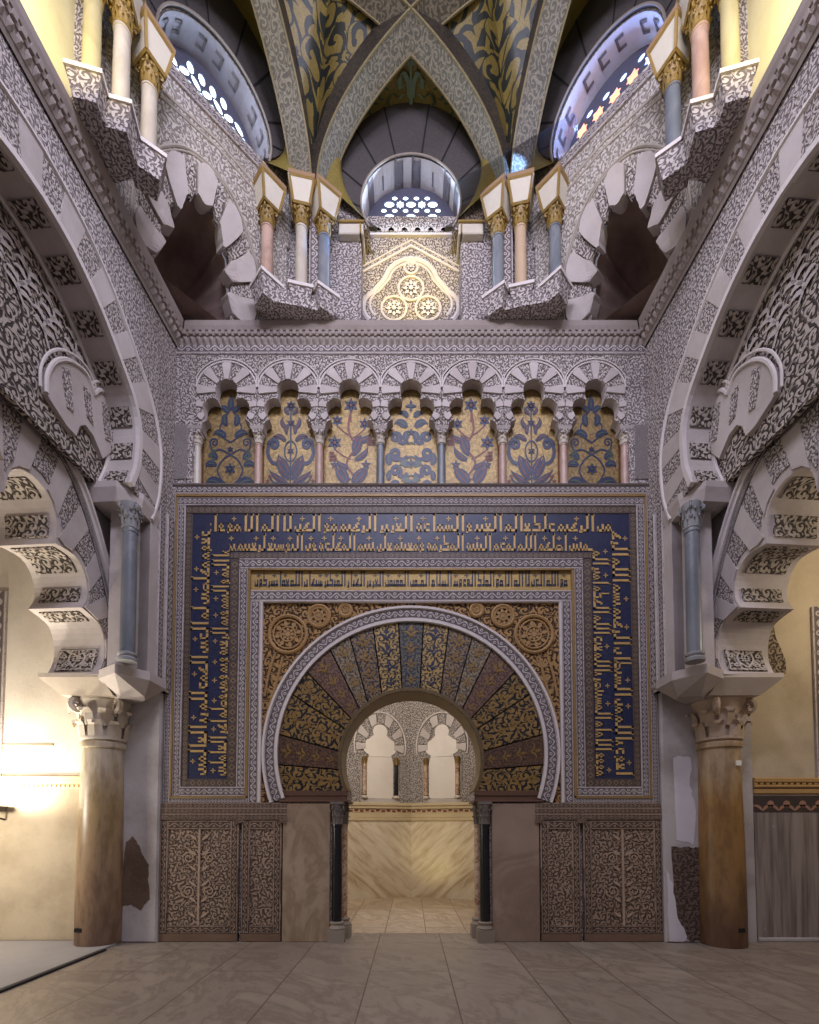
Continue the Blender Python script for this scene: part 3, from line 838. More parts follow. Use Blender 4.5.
class UPath:
    """up the right leg, along the head to the left, down the left leg; base line on the inner side"""
    def __init__(s, xi, zi, z0, leg_top=None):
        s.xi, s.zi, s.z0 = xi, zi, z0
        s.lt = leg_top if leg_top else zi
        s.a = s.lt - z0; s.xh = xi + (0 if leg_top is None else 0)
        s.b = 2 * xi
        s.length = s.a + s.b + s.a; s.cuts = [s.a, s.a + s.b]
    def seg(s, q):
        if q < s.a: return lambda d, v: (s.xi + v, s.z0 + d)
        if q < s.a + s.b: return lambda d, v: (s.xi - (d - s.a), s.zi + v)
        return lambda d, v: (-s.xi - v, s.lt - (d - s.a - s.b))
    def __call__(s, d, v): return s.seg(d)(d, v)
class HPath:
    def __init__(s, x1, x0, z): s.x1, s.z, s.length, s.cuts = x1, z, x1 - x0, []
    def seg(s, q): return lambda d, v: (s.x1 - d, s.z + v)
    def __call__(s, d, v): return s.seg(d)(d, v)
T1 = 'اعوذ بالله من الشيطان الرجيم بسم الله الرحمن الرحيم ذلك عالم الغيب والشهادة العزيز الرحيم هو الحي لا اله الا هو فادعوه مخلصين له الدين الحمد لله رب العالمين'
T2 = 'موفق الامام المستنصر بالله عبد الله الحكم امير المؤمنين اصلحه الله لهذه البنية المكرمة ومعينه على نيته المخلدة في التوسيع لرعيته بما اليه واليهم فيه الرغبة وبه ومن فضله اجر العاملين'
T3 = 'هو الله الذي لا اله الا هو الملك القدوس السلام المؤمن المهيمن العزيز الجبار المتكبر سبحان الله عما يشركون'
m = MB()
hz = (zt[3] - zt[4]) / 2
write_band(m, T1, UPath(2.562, zt[4] + hz + .02, ZB + .02), hz - .022, .028)
write_band(m, T2, UPath(2.312, zt[4] + .02, ZB + .02), hz - .028, .028)
m.build('gold_kufic_lettering', CREAM_IN if False else m_tess('letter gold', rgb(212, 176, 108), rgb(166, 130, 76), .45, .1), t)
m = MB(); write_band(m, T3, HPath(2.0, -2.0, zt[8] + .02), zt[7] - zt[8] - .03, .028)
m.build('navy_kufic_lettering', NAVY_IN, t)
# ------------------------------------------------------------------ blind arcade of seven trefoil arches
ZS = zf(428.5)                     # springing (top of the capitals)
ZT1 = zf(391.5); ZT2 = zf(405)
f2 = lambda u, v, w: FB(u, v, w)
PXM = .0129
def zpy(y): return zf(y)
def trefoil(cx):
    """opening outline from left springing over the lobes to the right springing"""
    h = [(26.2, 487.5), (26.2, 434), (25.2, 428), (22.5, 423.5), (18.2, 421.2), (21.2, 417.5), (23.2, 412), (22.8, 406.5), (20, 402.2), (15.5, 399.8), (11, 400.6), (9, 402), (10.2, 397), (10.6, 392), (9.6, 387.5), (6.8, 384.2), (3.2, 382.8), (0, 382.4)]
    h = [(a * PXM, zpy(b)) for a, b in h]
    return [(cx - a, b) for a, b in h] + [(cx + a, b) for a, b in reversed(h[:-1])]
ord_ = ['leftmost', 'second from the left', 'third from the left', 'central', 'third from the right', 'second from the right', 'rightmost']
for k in range(7):
    cx = (k - 3) * AC
    t = thing('blind_trefoil_arch', ('%s white voussoired trefoil arch of the blind arcade above the inscription' % ord_[k]), 'arch', (cx, -.02, ZS), 'blind arcade arches')
    op = trefoil(cx)
    x0 = cx - AC / 2 + .002; x1 = cx + AC / 2 - .002
    if k == 0: x0 = -2.80
    if k == 6: x1 = 2.80
    base = ZS
    m = MB(); m.plate(FB, [(x0, zpy(434))] + op[1:-1] + [(x1, zpy(434)), (x1, Z_AT + .02), (x0, Z_AT + .02)], (), .03, .13, side=1)
    m.build('carved_spandrel', [ST_FINE, ST_PLAIN], t)
    def edge(c, an):              # opening boundary hit by the ray from c
        best = None
        for a, b in zip(op[1:-1], op[2:-1]):
            d = (math.cos(an), math.sin(an)); e = (b[0] - a[0], b[1] - a[1]); q = (a[0] - c[0], a[1] - c[1])
            den = d[0] * e[1] - d[1] * e[0]
            if abs(den) < 1e-9: continue
            tt = (q[0] * e[1] - q[1] * e[0]) / den; ss = (q[0] * d[1] - q[1] * d[0]) / den
            if tt > 0 and -1e-6 <= ss <= 1 + 1e-6: best = tt if best is None else max(best, tt)
        return best or .1
    def fan(c, a_from, a_to, N, ro, start):
        for i in range(N):
            a0 = lerp(a_from, a_to, i / N) + .02; a1 = lerp(a_from, a_to, (i + 1) / N) - .02; n = 4
            inn, out = [], []
            for j in range(n + 1):
                an = lerp(a0, a1, j / n); r0 = edge(c, an) + .004; R_ = max(ro + .012 * math.sin(PI * j / n), r0 + .03)
                p = (c[0] + R_ * math.cos(an), c[1] + R_ * math.sin(an))
                lim = AC / 2 - .004
                p = (min(max(p[0], cx - lim), cx + lim), p[1])
                inn.append((c[0] + r0 * math.cos(an), c[1] + r0 * math.sin(an))); out.append(p)
            mm = MB(); mm.plate(FB, inn + out[::-1], (), .050 if (i + start) % 2 == 0 else .040, .03)
            mm.build('voussoir', ST_PLAIN if (i + start) % 2 == 0 else ST_FINE, t)
    fan((cx, zpy(394)), -.12, PI + .12, 9, .372, 0)
    for s_ in (-1, 1):
        c = (cx + s_ * 15 * PXM, zpy(411))
        a0, a1 = (-.95, .62) if s_ > 0 else (PI + .95, PI - .62)
        fan(c, min(a0, a1), max(a0, a1), 3, 15.2 * PXM, 0)
    c = (cx, zpy(394))
    m = MB()
    for (rr, th_) in ((.392, .012), (.43, .008)):
        m.tube([FB(cx + rr * math.cos(a) * min(1, (AC / 2 - .01) / max(.01, abs(rr * math.cos(a)))), c[1] + rr * math.sin(a), .045) for a in [.12 + (PI - .24) * i / 40 for i in range(41)]], th_, 6)
    m.build('extrados_moulding', ST_EDGE, t, .8)
# end strips of the arcade
for sx, sd in ((-1, 'left'), (1, 'right')):
    m = MB(); m.bar(FB, *sorted((sx * 2.80, sx * 3.085)), ZL, Z_AT + .02, 0, .032, 'o')
    m.bar(FB, *sorted((sx * 2.86, sx * 3.04)), ZL + .08, ZS + .02, .03, .045, 'v', .006)
    tag(m.build('carved_end_panel', ST_CARVE), 'carved stucco strip closing the %s end of the blind arcade' % sd, 'wall panel')
m = MB(); m.bar(FB, -3.085, 3.085, Z_AT + .02, Z_AT + .17, 0, .05, 'u', .01)
tag(m.build('arcade_frieze', ST_BAND), 'carved horizontal band between the blind arcade and the cornice', 'frieze')
# colonnettes
cmats = [WHITE_M, PINK_M, PINK_M, BLUE_M, BLUE_M, PINK_M, PINK_M, PINK_M]
cdesc = ['pale', 'rose', 'rose', 'blue grey', 'blue grey', 'rose', 'rose', 'rose']
cpos = ['at the left end of the blind arcade', 'between the first and second blind arches from the left', 'between the second and third blind arches from the left', 'just left of the central blind arch', 'just right of the central blind arch', 'between the third and second blind arches from the right', 'between the second and last blind arches on the right', 'at the right end of the blind arcade']
for k in range(8):
    cx = (k - 3.5) * AC
    t = thing('colonnette', 'small %s marble colonnette %s' % (cdesc[k], cpos[k]), 'column', (cx, .06, ZL), 'blind arcade colonnettes')
    zc0 = ZS - .19
    m = MB(); m.lathe(cx, .045, shaft_profile(.052, .046, zc0 - ZL - .06, True), 14, ZL + .06); m.build('shaft', cmats[k], t, .6)
    m = MB(); m.box(cx, .045, ZL, ZL + .03, .075, .06); m.lathe(cx, .045, [(.07, 0), (.075, .012), (.06, .022), (.054, .03)], 14, ZL + .03); m.build('base', CAPW, t, .6)
    m = MB(); leafy_capital(m, cx, .045, zc0, ZS - .035, .05, 6, .3, False); m.build('capital', CAPW, t, .5)
    m = MB(); m.box(cx, .06, ZS - .035, ZS + .004, .075, .085, 0, 1.25); m.build('abacus', ST_PLAIN, t)

# mosaic panels of the arcade
def panel_frame(cx): return lambda u, v, w: FB(cx + u * 1.06, ZL + v * 1.16, -.125 + w)
def vine_panel(kind, cx, ink, ink2, sgn=1):
    """u in -.34...34, v in 0...1.25"""
    fn = panel_frame(cx); A = MB(); B = MB()
    H = ZT1 - ZL
    lift = [.004]
    def rb(M, pts, wd):
        lift[0] += .00012; M.ribbon(fn, pts, wd * 1.3 if not hasattr(wd, '__len__') else wd, lift[0])
    def leaf(M, x, y, an, l, w, bend=.0):
        l *= 1.12; w *= 1.35 if kind in ('scroll', 'curls') else 1.0
        p_, w_ = curl_leaf(x, y, an, l, w, bend); rb(M, p_, w_)
        if l > .08 and M is A: B.ribbon(fn, p_[1:-1], [q * .2 for q in w_[1:-1]], lift[0] + .0035)
    def both(fu):
        fu(1); fu(-1)
    def flower(x, y, r, n=6, M=A, core=True):
        r *= 1.25
        for q in range(n): M.poly(fn, petal(x, y, PI / 2 + 2 * PI * q / n, r, r * .52), lift[0] + .0006)
        if core: B.poly(fn, [(x + r * .2 * math.cos(a * PI / 4), y + r * .2 * math.sin(a * PI / 4)) for a in range(8)], lift[0] + .004)
    if kind == 'scroll':
        def side(s):
            rb(A, spline([(0, .08), (s * .10, .16), (s * .155, .28), (s * .09, .40), (0, .46)], 6), .016)
            rb(A, spline([(0, .46), (s * .12, .52), (s * .22, .50), (s * .25, .60)], 6) + spiral(s * .2, .60, .055, 0 if s > 0 else PI, s * 1.3), .015)
            rb(A, spline([(0, .60), (s * .1, .68), (s * .13, .80), (s * .04, .90)], 6), .014)
            leaf(A, s * .10, .10, PI / 2 - s * .9, .21, .075, -s * 1.6); leaf(A, s * .14, .05, PI / 2 - s * 1.45, .17, .06, s * 1.2)
            leaf(A, s * .17, .33, PI / 2 - s * 1.0, .15, .055, -s * 2.2); leaf(A, s * .17, .40, PI / 2 - s * .3, .12, .05, -s * 1.8)
            leaf(A, s * .06, .66, PI / 2 - s * .7, .17, .06, -s * 1.9); leaf(A, s * .05, .80, PI / 2 - s * .6, .15, .055, s * 1.9)
            leaf(A, s * .03, .95, PI / 2 - s * .5, .13, .05, -s * 1.8)
            for q in range(3): flower(s * (.21 + .035 * (q % 2)), .40 + .05 * q, .027, 5, B, False)
        both(side)
        flower(0, .29, .06); flower(0, .52, .035); leaf(A, 0, .98, PI / 2, .16, .06)
    elif kind == 'palmette':
        def side(s):
            rb(A, spline([(0, .05), (s * .07, .12), (s * .2, .13), (s * .27, .22)], 6), .02)
            leaf(A, s * .02, .17, PI / 2 - s * .75, .30, .08, s * .9); leaf(A, s * .03, .12, PI / 2 - s * 1.15, .26, .07, s * .5)
            leaf(A, s * .01, .22, PI / 2 - s * .35, .24, .07, -s * .5)
            rb(A, spline([(s * .08, .38), (s * .21, .36), (s * .28, .46), (s * .27, .58)], 6) + spiral(s * .205, .58, .066, 0 if s > 0 else PI, s * 1.4), .034)
            leaf(A, s * .06, .62, PI / 2 - s * .8, .17, .06, -s * 1.5); leaf(A, s * .04, .76, PI / 2 - s * 1.0, .16, .055, s * 1.8)
            leaf(A, s * .05, .70, PI / 2 - s * .2, .13, .05, s * 1.6)
            leaf(A, s * .02, .93, PI / 2 - s * .9, .11, .045, s * 1.1)
            for q in range(4): flower(s * (.28 - .03 * (q % 2)), .05 + .05 * q, .024, 5, B, False)
        both(side)
        rb(A, [(.075 * math.cos(2 * PI * a / 24), .50 + .12 * math.sin(2 * PI * a / 24)) for a in range(25)], .014)
        flower(0, .5, .04); flower(0, .83, .045); flower(0, 1.03, .055, 7); rb(A, [(0, .04), (0, 1.0)], .014)
    elif kind == 'flowers':
        st = spline([(0, .02), (sgn * .05, .18), (-sgn * .05, .36), (sgn * .05, .55), (-sgn * .03, .75), (0, .98)], 8)
        rb(B, st, .02)
        for (x, y, r, n) in ((-.2, .6, .075, 6), (.17, .82, .06, 6), (-.17, .86, .06, 6), (0, 1.04, .075, 6), (.19, .34, .05, 5), (-.2, .34, .045, 5)):
            x *= sgn; flower(x, y, r, n); rb(B, [(x, y - r), (x * .45, y - r - .08), (0, y - r - .12)], .012)
        for (x, y, an, l, b) in ((.03, .45, .9, .24, .9), (.05, .40, .35, .22, 1.2), (.03, .5, 1.35, .2, -.8), (.03, .12, .5, .26, 1.0), (.02, .14, 1.0, .22, -.6), (-.02, .1, 2.5, .28, -1.0), (-.03, .15, 2.0, .2, .6), (-.03, .3, 2.9, .16, -1.0), (.1, .62, .1, .16, 1.2)):
            leaf(A, sgn * x, y, an if sgn > 0 else PI - an, l, .075, b * sgn)
        for q in range(8): flower(sgn * (-.25 + .03 * (q % 3)), .40 + .04 * (q // 3), .02, 5, B, False)
        for q in range(8): flower(sgn * (.22 + .03 * (q % 3)), .58 + .04 * (q // 3), .02, 5, B, False)
    else:
        def side(s):
            for (y, r, tr, w) in ((.10, .07, 1.35, .035), (.27, .07, -1.3, .035), (.47, .075, 1.3, .036), (.66, .07, -1.3, .034)):
                rb(A, spline([(s * .04, y - .03), (s * .1, y - .07)], 4) + spiral(s * .19, y, r, PI + .9 if s > 0 else -.9, s * tr), w)
            leaf(A, s * .26, .34, PI / 2 - s * .4, .15, .06, s * 1.5); leaf(A, s * .05, .78, PI / 2 - s * .75, .17, .065, -s * 1.6); leaf(A, s * .06, .62, PI / 2 - s * .2, .12, .06, s * 1.2)
            leaf(A, s * .27, .16, PI / 2 - s * .2, .12, .05, s * 1.2); leaf(A, s * .04, .90, PI / 2 - s * .6, .12, .05, -s * 1.9)
            leaf(B, s * .02, .33, PI / 2 - s * 1.0, .12, .06, -s * 1.4); leaf(B, s * .02, .14, PI / 2 - s * .9, .1, .05, -s * 1.4)
        both(side)
        for y in (.2, .42, .58): rb(B, [(-.05, y), (0, y + .02), (.05, y)], .014)
        flower(0, .36, .05, 4); flower(0, .12, .045, 4); flower(0, 1.03, .06, 4); flower(0, .72, .04, 5)
    return A, B
kinds = [('scroll', 1), ('palmette', 1), ('flowers', 1), ('curls', 1), ('flowers', -1), ('palmette', -1), ('scroll', -1)]
pl = ['gold mosaic panel with scrolling navy vine, farthest left in the blind arcade', 'gold mosaic panel with symmetric navy palmettes, second from the left', 'gold mosaic panel with star flowers on a stem, left of the central panel',
      'central gold mosaic panel with paired navy curls', 'gold mosaic panel with star flowers on a stem, right of the central panel', 'gold mosaic panel with symmetric navy palmettes, second from the right', 'gold mosaic panel with scrolling navy vine, farthest right in the blind arcade']
for k in range(7):
    cx = (k - 3) * AC
    t = thing('mosaic_panel', pl[k], 'mosaic panel', (cx, .27, ZL), 'gold mosaic panels in the blind arcade')
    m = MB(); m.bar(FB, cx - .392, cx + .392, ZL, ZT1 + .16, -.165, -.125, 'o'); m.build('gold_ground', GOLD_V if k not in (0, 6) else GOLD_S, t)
    A, B = vine_panel(kinds[k][0], cx, NAVY_IN, RED_IN, kinds[k][1])
    A.build('navy_vine_pattern', NAVY_IN, t); B.build('inlay_pattern', [GREEN_IN, RED_IN, RED_IN, GREEN_IN, RED_IN, RED_IN, GREEN_IN][k], t)
    m = MB(); fn = panel_frame(cx); m.ribbon(fn, [(-.335, 0), (-.335, ZS - ZL)], .012, .006); m.ribbon(fn, [(.335, 0), (.335, ZS - ZL)], .012, .006); m.build('red_edge_line', RED_IN, t)

# ------------------------------------------------------------------ cornice round three walls
ZC0, ZC1 = 7.60, 7.86
def side_xy(sx, d, off=3.03): return Vector((sx * (off + K * d), -d, 0))
def cornice_run(m, md, A, B, inn, p0, p1):
    """straight cornice from A to B (on the wall line), inn = inward normal; profile steps"""
    steps = [(ZC0, .02), (ZC0 + .03, .04), (ZC0 + .035, .05), (ZC0 + .115, .075), (ZC0 + .12, .09), (ZC0 + .165, .1), (ZC0 + .17, .115), (ZC0 + .21, .135), (ZC1, .15), (ZC1, .02), (7.97, .02)]
    prev = None
    d = (B - A).normalized()
    def P(base, o, sft): return base + inn * o + d * (sft * o)
    for z, o in steps + [(7.97, -.2)]:
        cur = (P(A, o, p0) + Vector((0, 0, z)), P(B, o, p1) + Vector((0, 0, z)))
        if prev: m.face([prev[0], prev[1], cur[1], cur[0]])
        prev = cur
    L = (B - A).length
    n = int(L / .082)
    for i in range(n):
        c = A + d * (L * (i + .5) / n)
        # drooping leaf of the lower row
        for (z0, z1, o0, o1, w, M) in ((ZC0 + .032, ZC0 + .112, .05, .085, .030, m),):
            q = [c - d * w * .5 + inn * o0 + Vector((0, 0, z0)), c + d * w * .5 + inn * o0 + Vector((0, 0, z0)), c + d * w + inn * (o1 - .015) + Vector((0, 0, (z0 + z1) / 2)), c + d * w * .8 + inn * o1 + Vector((0, 0, z1)), c - d * w * .8 + inn * o1 + Vector((0, 0, z1)), c - d * w + inn * (o1 - .015) + Vector((0, 0, (z0 + z1) / 2))]
            mid = c + inn * (o1 + .012) + Vector((0, 0, (z0 + z1) / 2))
            for a in range(6): M.face([q[a], q[(a + 1) % 6], mid])
        # little bracket of the upper row
        w = .022
        lo = [c - d * w + inn * .092 + Vector((0, 0, ZC0 + .122)), c + d * w + inn * .092 + Vector((0, 0, ZC0 + .122)), c + d * w + inn * .112 + Vector((0, 0, ZC0 + .122)), c - d * w + inn * .112 + Vector((0, 0, ZC0 + .122))]
        hi = [p + Vector((0, 0, .042)) + (inn * .012 if k > 1 else Vector()) for k, p in enumerate(lo)]
        m.hexa(lo, hi)
DEP = 5.0
for nm, A, B, inn, p0, p1, lab in (('trim_2', side_xy(-1, DEP), side_xy(-1, 0), Vector((1, -K, 0)).normalized(), 0, -1, 'l'),
                              ('trim_1', side_xy(-1, 0), side_xy(1, 0), Vector((0, -1, 0)), 1, -1, 'b'),
                              ('trim_3', side_xy(1, 0), side_xy(1, DEP), Vector((-1, -K, 0)).normalized(), 1, 0, 'r')):
    m = MB(); md = MB(); cornice_run(m, md, A, B, inn, p0, p1)
    struct(m, nm, CORN)
# ------------------------------------------------------------------ side walls with the great arch and the lobed arch
ARCH = [(.90, 5.18), (.80, 5.45), (.77, 5.76), (.80, 5.98), (.90, 6.16), (1.06, 6.31), (1.23, 6.45), (1.41, 6.58), (1.65, 6.70), (1.87, 6.765), (2.12, 6.79)]
DC = 2.12
half = spline(ARCH, 4)
ARCHF = half + [(2 * DC - a, b) for a, b in reversed(half[:-1])]
DE = 4.75
def offset_poly(pts, o):
    out = []
    for i, p in enumerate(pts):
        a = pts[max(i - 1, 0)]; b = pts[min(i + 1, len(pts) - 1)]
        dx, dy = b[0] - a[0], b[1] - a[1]; l = math.hypot(dx, dy)
        out.append((p[0] - dy / l * o, p[1] + dx / l * o))
    return out
def circ_arc(p, q, bulge, n=10):
    """arc from p to q; bulge>0 to the right-hand side when walking p->q"""
    mx, my = (p[0] + q[0]) / 2, (p[1] + q[1]) / 2; dx, dy = q[0] - p[0], q[1] - p[1]; c = math.hypot(dx, dy)
    s = bulge; r = (c * c / 4 + s * s) / (2 * abs(s)); nx, ny = dy / c, -dx / c
    if s < 0: nx, ny = -nx, -ny
    h = r - abs(s); ox, oy = mx - nx * h, my - ny * h
    a0 = math.atan2(p[1] - oy, p[0] - ox); a1 = math.atan2(q[1] - oy, q[0] - ox)
    da = a1 - a0
    cr = (p[0] - ox) * ny * 1 - (p[1] - oy) * nx
    while da <= -PI: da += 2 * PI
    while da > PI: da -= 2 * PI
    if abs(s) > c / 2: da = da - 2 * PI if da > 0 else da + 2 * PI
    pts = [(ox + r * math.cos(a0 + da * i / n), oy + r * math.sin(a0 + da * i / n)) for i in range(n + 1)]
    return pts
def lobes():
    c = [(.63, 3.15), (.90, 3.80), (1.27, 4.30), (1.83, 4.42)]
    segs = []
    spec = [((.63, 3.15), (.545, 3.33), (.535, 3.53), (.60, 3.70), (.70, 3.76), (.90, 3.80)),
            ((.90, 3.80), (.83, 3.93), (.825, 4.07), (.89, 4.22), (1.02, 4.31), (1.27, 4.29)),
            ((1.27, 4.29), (1.265, 4.48), (1.31, 4.64), (1.42, 4.75), (1.56, 4.78), (1.70, 4.74), (1.80, 4.63), (1.84, 4.42))]
    for s in spec: segs.append(spline(s, 3))
    return segs
LS = lobes()
EXTR = [(.36, 3.20), (.35, 3.55), (.44, 4.05), (.69, 4.62), (.98, 5.07), (1.24, 5.29), (1.55, 5.42), (1.90, 5.46)]
EX = spline(EXTR, 4)
THK_A, WB, THK_B = .36, -.50, .62
for sx, sd in ((-1, 'left'), (1, 'right')):
    fr = side_frame(sx)
    # ---- the wall itself (with the opening of the great arch)
    m = MB()
    m.plate(fr, [(-.02, 3.08), (.50, 3.08), (.50, 5.0), (.50, 5.18)] + ARCHF + [(2 * DC - .5, 5.18), (2 * DC - .5, 0), (DE, 0), (DE, 8.0), (-.02, 8.0)], (), 0, THK_A, True, side=1)
    struct(m, 'wall_' + sd, [ST_CARVE, ST_PLAIN])
    # ---- great arch: wedges on the face, panels on the soffit
    t = thing('great_side_arch', 'great rounded stucco arch with alternating voussoirs high on the %s wall' % sd, 'arch', tuple(fr(DC, 5.18)))
    fi = resample(ARCHF, 52)
    fo = offset_poly(fi, .40)
    m = MB(); m.strip(fr, fi, offset_poly(fi, .055), .03, -.02); m.build('arris_moulding', ST_EDGE, t)
    fo1 = offset_poly(fi, .055)
    lim = lambda p: (max(p[0], .16), min(p[1], 7.42))
    for i in range(0, 52, 2):
        a = fo1[i:i + 3]; b = [lim(p) for p in fo[i:i + 3]]
        mm = MB(); e = .006
        mm.plate(fr, a + b[::-1], (), .022 if (i // 2) % 2 else .016, .03)
        mm.build('voussoir', ST_PLAIN if (i // 2) % 2 else ST_FINE, t)
    m = MB(); pts = [fr(*lim(p), .015) for p in offset_poly(fi, .43)]; m.tube(pts, .024, 6); m.build('outer_moulding', ST_EDGE, t, .8)
    for i in range(0, 52, 2):
        if (i // 2) % 2 == 0:
            q = offset_poly(fi, -.014)[i:i + 3]; q0 = fi[i:i + 3]
            mm = MB(); L = 0
            for c in range(2):
                e = math.dist(q[c], q[c + 1])
                mm.face([fr(*q[c], -.05), fr(*q[c + 1], -.05), fr(*q[c + 1], -THK_A + .07), fr(*q[c], -THK_A + .07)], [(L, 0), (L + e, 0), (L + e, .27), (L, .27)]); L += e
                for ww in (-.05, -THK_A + .07):
                    mm.face([fr(*q[c], ww), fr(*q[c + 1], ww), fr(*q0[c + 1], ww), fr(*q0[c], ww)])
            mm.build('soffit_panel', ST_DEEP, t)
    m = MB(); q = offset_poly(fi, -.012); m.tube([fr(*p, -THK_A + .03) for p in q], .022, 6); m.build('soffit_roll', ST_EDGE, t, .8)
    # ---- recessed tympanum of openwork arabesque
    ty = offset_poly(ARCHF, .02)
    m = MB(); m.plate(fr, ty, (), -THK_A + .01, .06, True)
    tt = tag(m.build('arabesque_tympanum', ST_DEEP), 'deeply carved arabesque stucco infill under the great arch on the %s wall' % sd, 'stucco panel')
    # vine branches in relief on it
    v = MB(); fn = lambda u, z, w: fr(u, z, -THK_A + .01 + w)
    rnd = random.Random(5)
    for k in range(5):
        x0 = .95 + .28 * k
        stem = spline([(x0 + .1, 5.75 + .12 * k), (x0 + .16, 6.05 + .06 * k), (x0 + .05, 6.3 + .04 * k), (x0 + .2, 6.6)], 6)
        v.ribbon(fn, stem, .03, .02)
        for j in range(4, len(stem) - 2, 3):
            for d_ in (-1, 1):
                p_, w_ = curl_leaf(stem[j][0], stem[j][1], PI / 2 - d_ * .8, .16, .045, d_ * -1.8); v.ribbon(fn, p_, w_, .02)
    v.build('vine_relief', ST_PLAIN, tt)
    # ---- lower wall plane with the lobed arch
    lob = [p for s in LS for p in s[:-1]] + [LS[-1][-1]]
    mid_ = [(2.02, 4.42)]
    full = lob + [(1.86, 4.70), (1.95, 4.82), (2.05, 4.86), (2.15, 4.82), (2.24, 4.70)] + [(4.10 - a, b) for a, b in reversed(lob)]
    m = MB()
    # plain wall with the lobed opening
    m.plate(fr, [(.0, 3.12)] + full + [(4.2, 3.12), (4.2, 6.6), (0, 6.6)], (), WB, THK_B, True)
    struct(m, 'wall_%s_arcade' % sd, ST_PLAIN)
    t = thing('lobed_arch', 'white polylobed arch with carved soffit springing from the big %s column' % sd, 'arch', tuple(fr(1.9, 3.15, WB)))
    ex = resample(EX, 26)
    li = resample(lob, 26)
    m = MB(); m.strip(fr, ex, offset_poly(ex, -.04), WB + .05, WB); m.strip(fr, offset_poly(ex, .03), offset_poly(ex, -.0), WB + .08, WB); m.build('extrados_moulding', ST_EDGE, t)
    m = MB(); m.strip(fr, offset_poly(ex, -.045), offset_poly(ex, -.085), WB + .03, WB); m.build('carved_bead', ST_BAND, t)
    ex2 = offset_poly(ex, -.09)
    cut = [0, 2, 4, 6, 8, 10, 12, 14, 16, 18, 20, 22, 24, 26]
    for c, (i, j) in enumerate(zip(cut, cut[1:])):
        carved = c % 2 == 0
        def pin(p, q, e): return (lerp(p[0], q[0], e), lerp(p[1], q[1], e))
        e0 = .06 if not carved else .2
        a = [pin(li[k], ex2[k], e0) for k in range(i, j + 1)]; b = [pin(li[k], ex2[k], .97) for k in range(i, j + 1)]
        mm = MB(); mm.plate(fr, a + b[::-1], (), WB + .015 if carved else WB + .02, .02)
        mm.build('voussoir', ST_FINE if carved else ST_PLAIN, t)
    # carved bands on the soffits of the lobes
    for si, s in enumerate(LS):
        s_ = resample(s, 16)
        for (i, j) in ([(1, 6)] if si == 0 else [(2, 5), (8, 12)] if si == 1 else [(1, 4), (6, 9)]) + ([(12, 15)] if si < 2 else []):
            q = offset_poly(s_, -.014)
            mm = MB(); L = 0
            for k in range(i, j):
                e = math.dist(q[k], q[k + 1])
                mm.face([fr(*q[k], WB - .08), fr(*q[k + 1], WB - .08), fr(*q[k + 1], WB - THK_B + .08), fr(*q[k], WB - THK_B + .08)], [(0, L), (0, L + e), (.46, L + e), (.46, L)]); L += e
                for ww in (WB - .08, WB - THK_B + .08):
                    mm.face([fr(*q[k], ww), fr(*q[k + 1], ww), fr(*s_[k + 1], ww), fr(*s_[k], ww)])
            for k in (i, j):
                mm.face([fr(*q[k], WB - .08), fr(*s_[k], WB - .08), fr(*s_[k], WB - THK_B + .08), fr(*q[k], WB - THK_B + .08)])
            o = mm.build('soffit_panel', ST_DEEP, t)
            if si == 0 and i == 1:
                # heart palmette on the lowest panel
                h = MB(); c0, c1 = s_[1], s_[6]
                fn2 = lambda u, v_, w: fr(lerp(c0[0], c1[0], v_) + .03, lerp(c0[1], c1[1], v_), WB - .08 - u * .46)
                fq = offset_poly(resample(s_[1:7], 10), -.026)
                def fn2(u, v_, w):
                    v_ = max(0, min(.999, v_)) * 10; k = int(v_); q_ = (lerp(fq[k][0], fq[k + 1][0], v_ - k), lerp(fq[k][1], fq[k + 1][1], v_ - k))
                    return fr(q_[0], q_[1], WB - .08 - u * .46)
                for d_ in (-1, 1):
                    h.ribbon(fn2, spline([(.5, .12), (.5 + d_ * .2, .5), (.5 + d_ * .16, .82), (.5, .72)], 6), .05)
                    h.ribbon(fn2, spiral(.5 + d_ * .27, .28, .12, PI / 2, d_ * 1.3), .045)
                    h.ribbon(fn2, spiral(.5 + d_ * .36, .72, .1, 0, -d_ * 1.2), .045)
                    h.ribbon(fn2, [(.5 + d_ * .48, .03), (.5 + d_ * .48, .97)], .03)
                for q_ in range(9): h.poly(fn2, petal(.42 + .08 * (q_ % 3), .45 + .1 * (q_ // 3), PI / 2, .09, .06), 0)
                h.ribbon(fn2, [(.02, .02), (.98, .02)], .03); h.ribbon(fn2, [(.02, .97), (.98, .97)], .03)
                h.build('heart_palmette', ST_PLAIN, o)
    # ---- upper interlacing arch fragment in front of the tympanum
    t = thing('interlaced_arch', 'lobed interlacing arch fragment hanging above the %s lobed arch' % sd, 'arch', tuple(fr(1.2, 5.5, -.3)))
    io = spline([(1.66, 5.50), (1.66, 5.68), (1.57, 5.90), (1.40, 6.08), (1.19, 6.16), (1.06, 6.05)], 4)[:-1] + spline([(1.06, 6.05), (.98, 6.17), (.86, 6.22), (.74, 6.16), (.70, 5.95)], 4)
    ii = [(.69, 5.70), (.80, 5.60), (.90, 5.46), (1.05, 5.60), (1.16, 5.62), (1.24, 5.54), (1.28, 5.40), (1.40, 5.40)]
    m = MB(); m.plate(fr, io + ii, (), -.30, .20, True); m.build('arch_body', ST_PLAIN, t)
    m = MB(); m.tube([fr(*p, -.295) for p in io], .022, 6); m.tube([fr(*p, -.295) for p in offset_poly(io, -.07)], .014, 6); m.build('scalloped_moulding', ST_EDGE, t, .8)
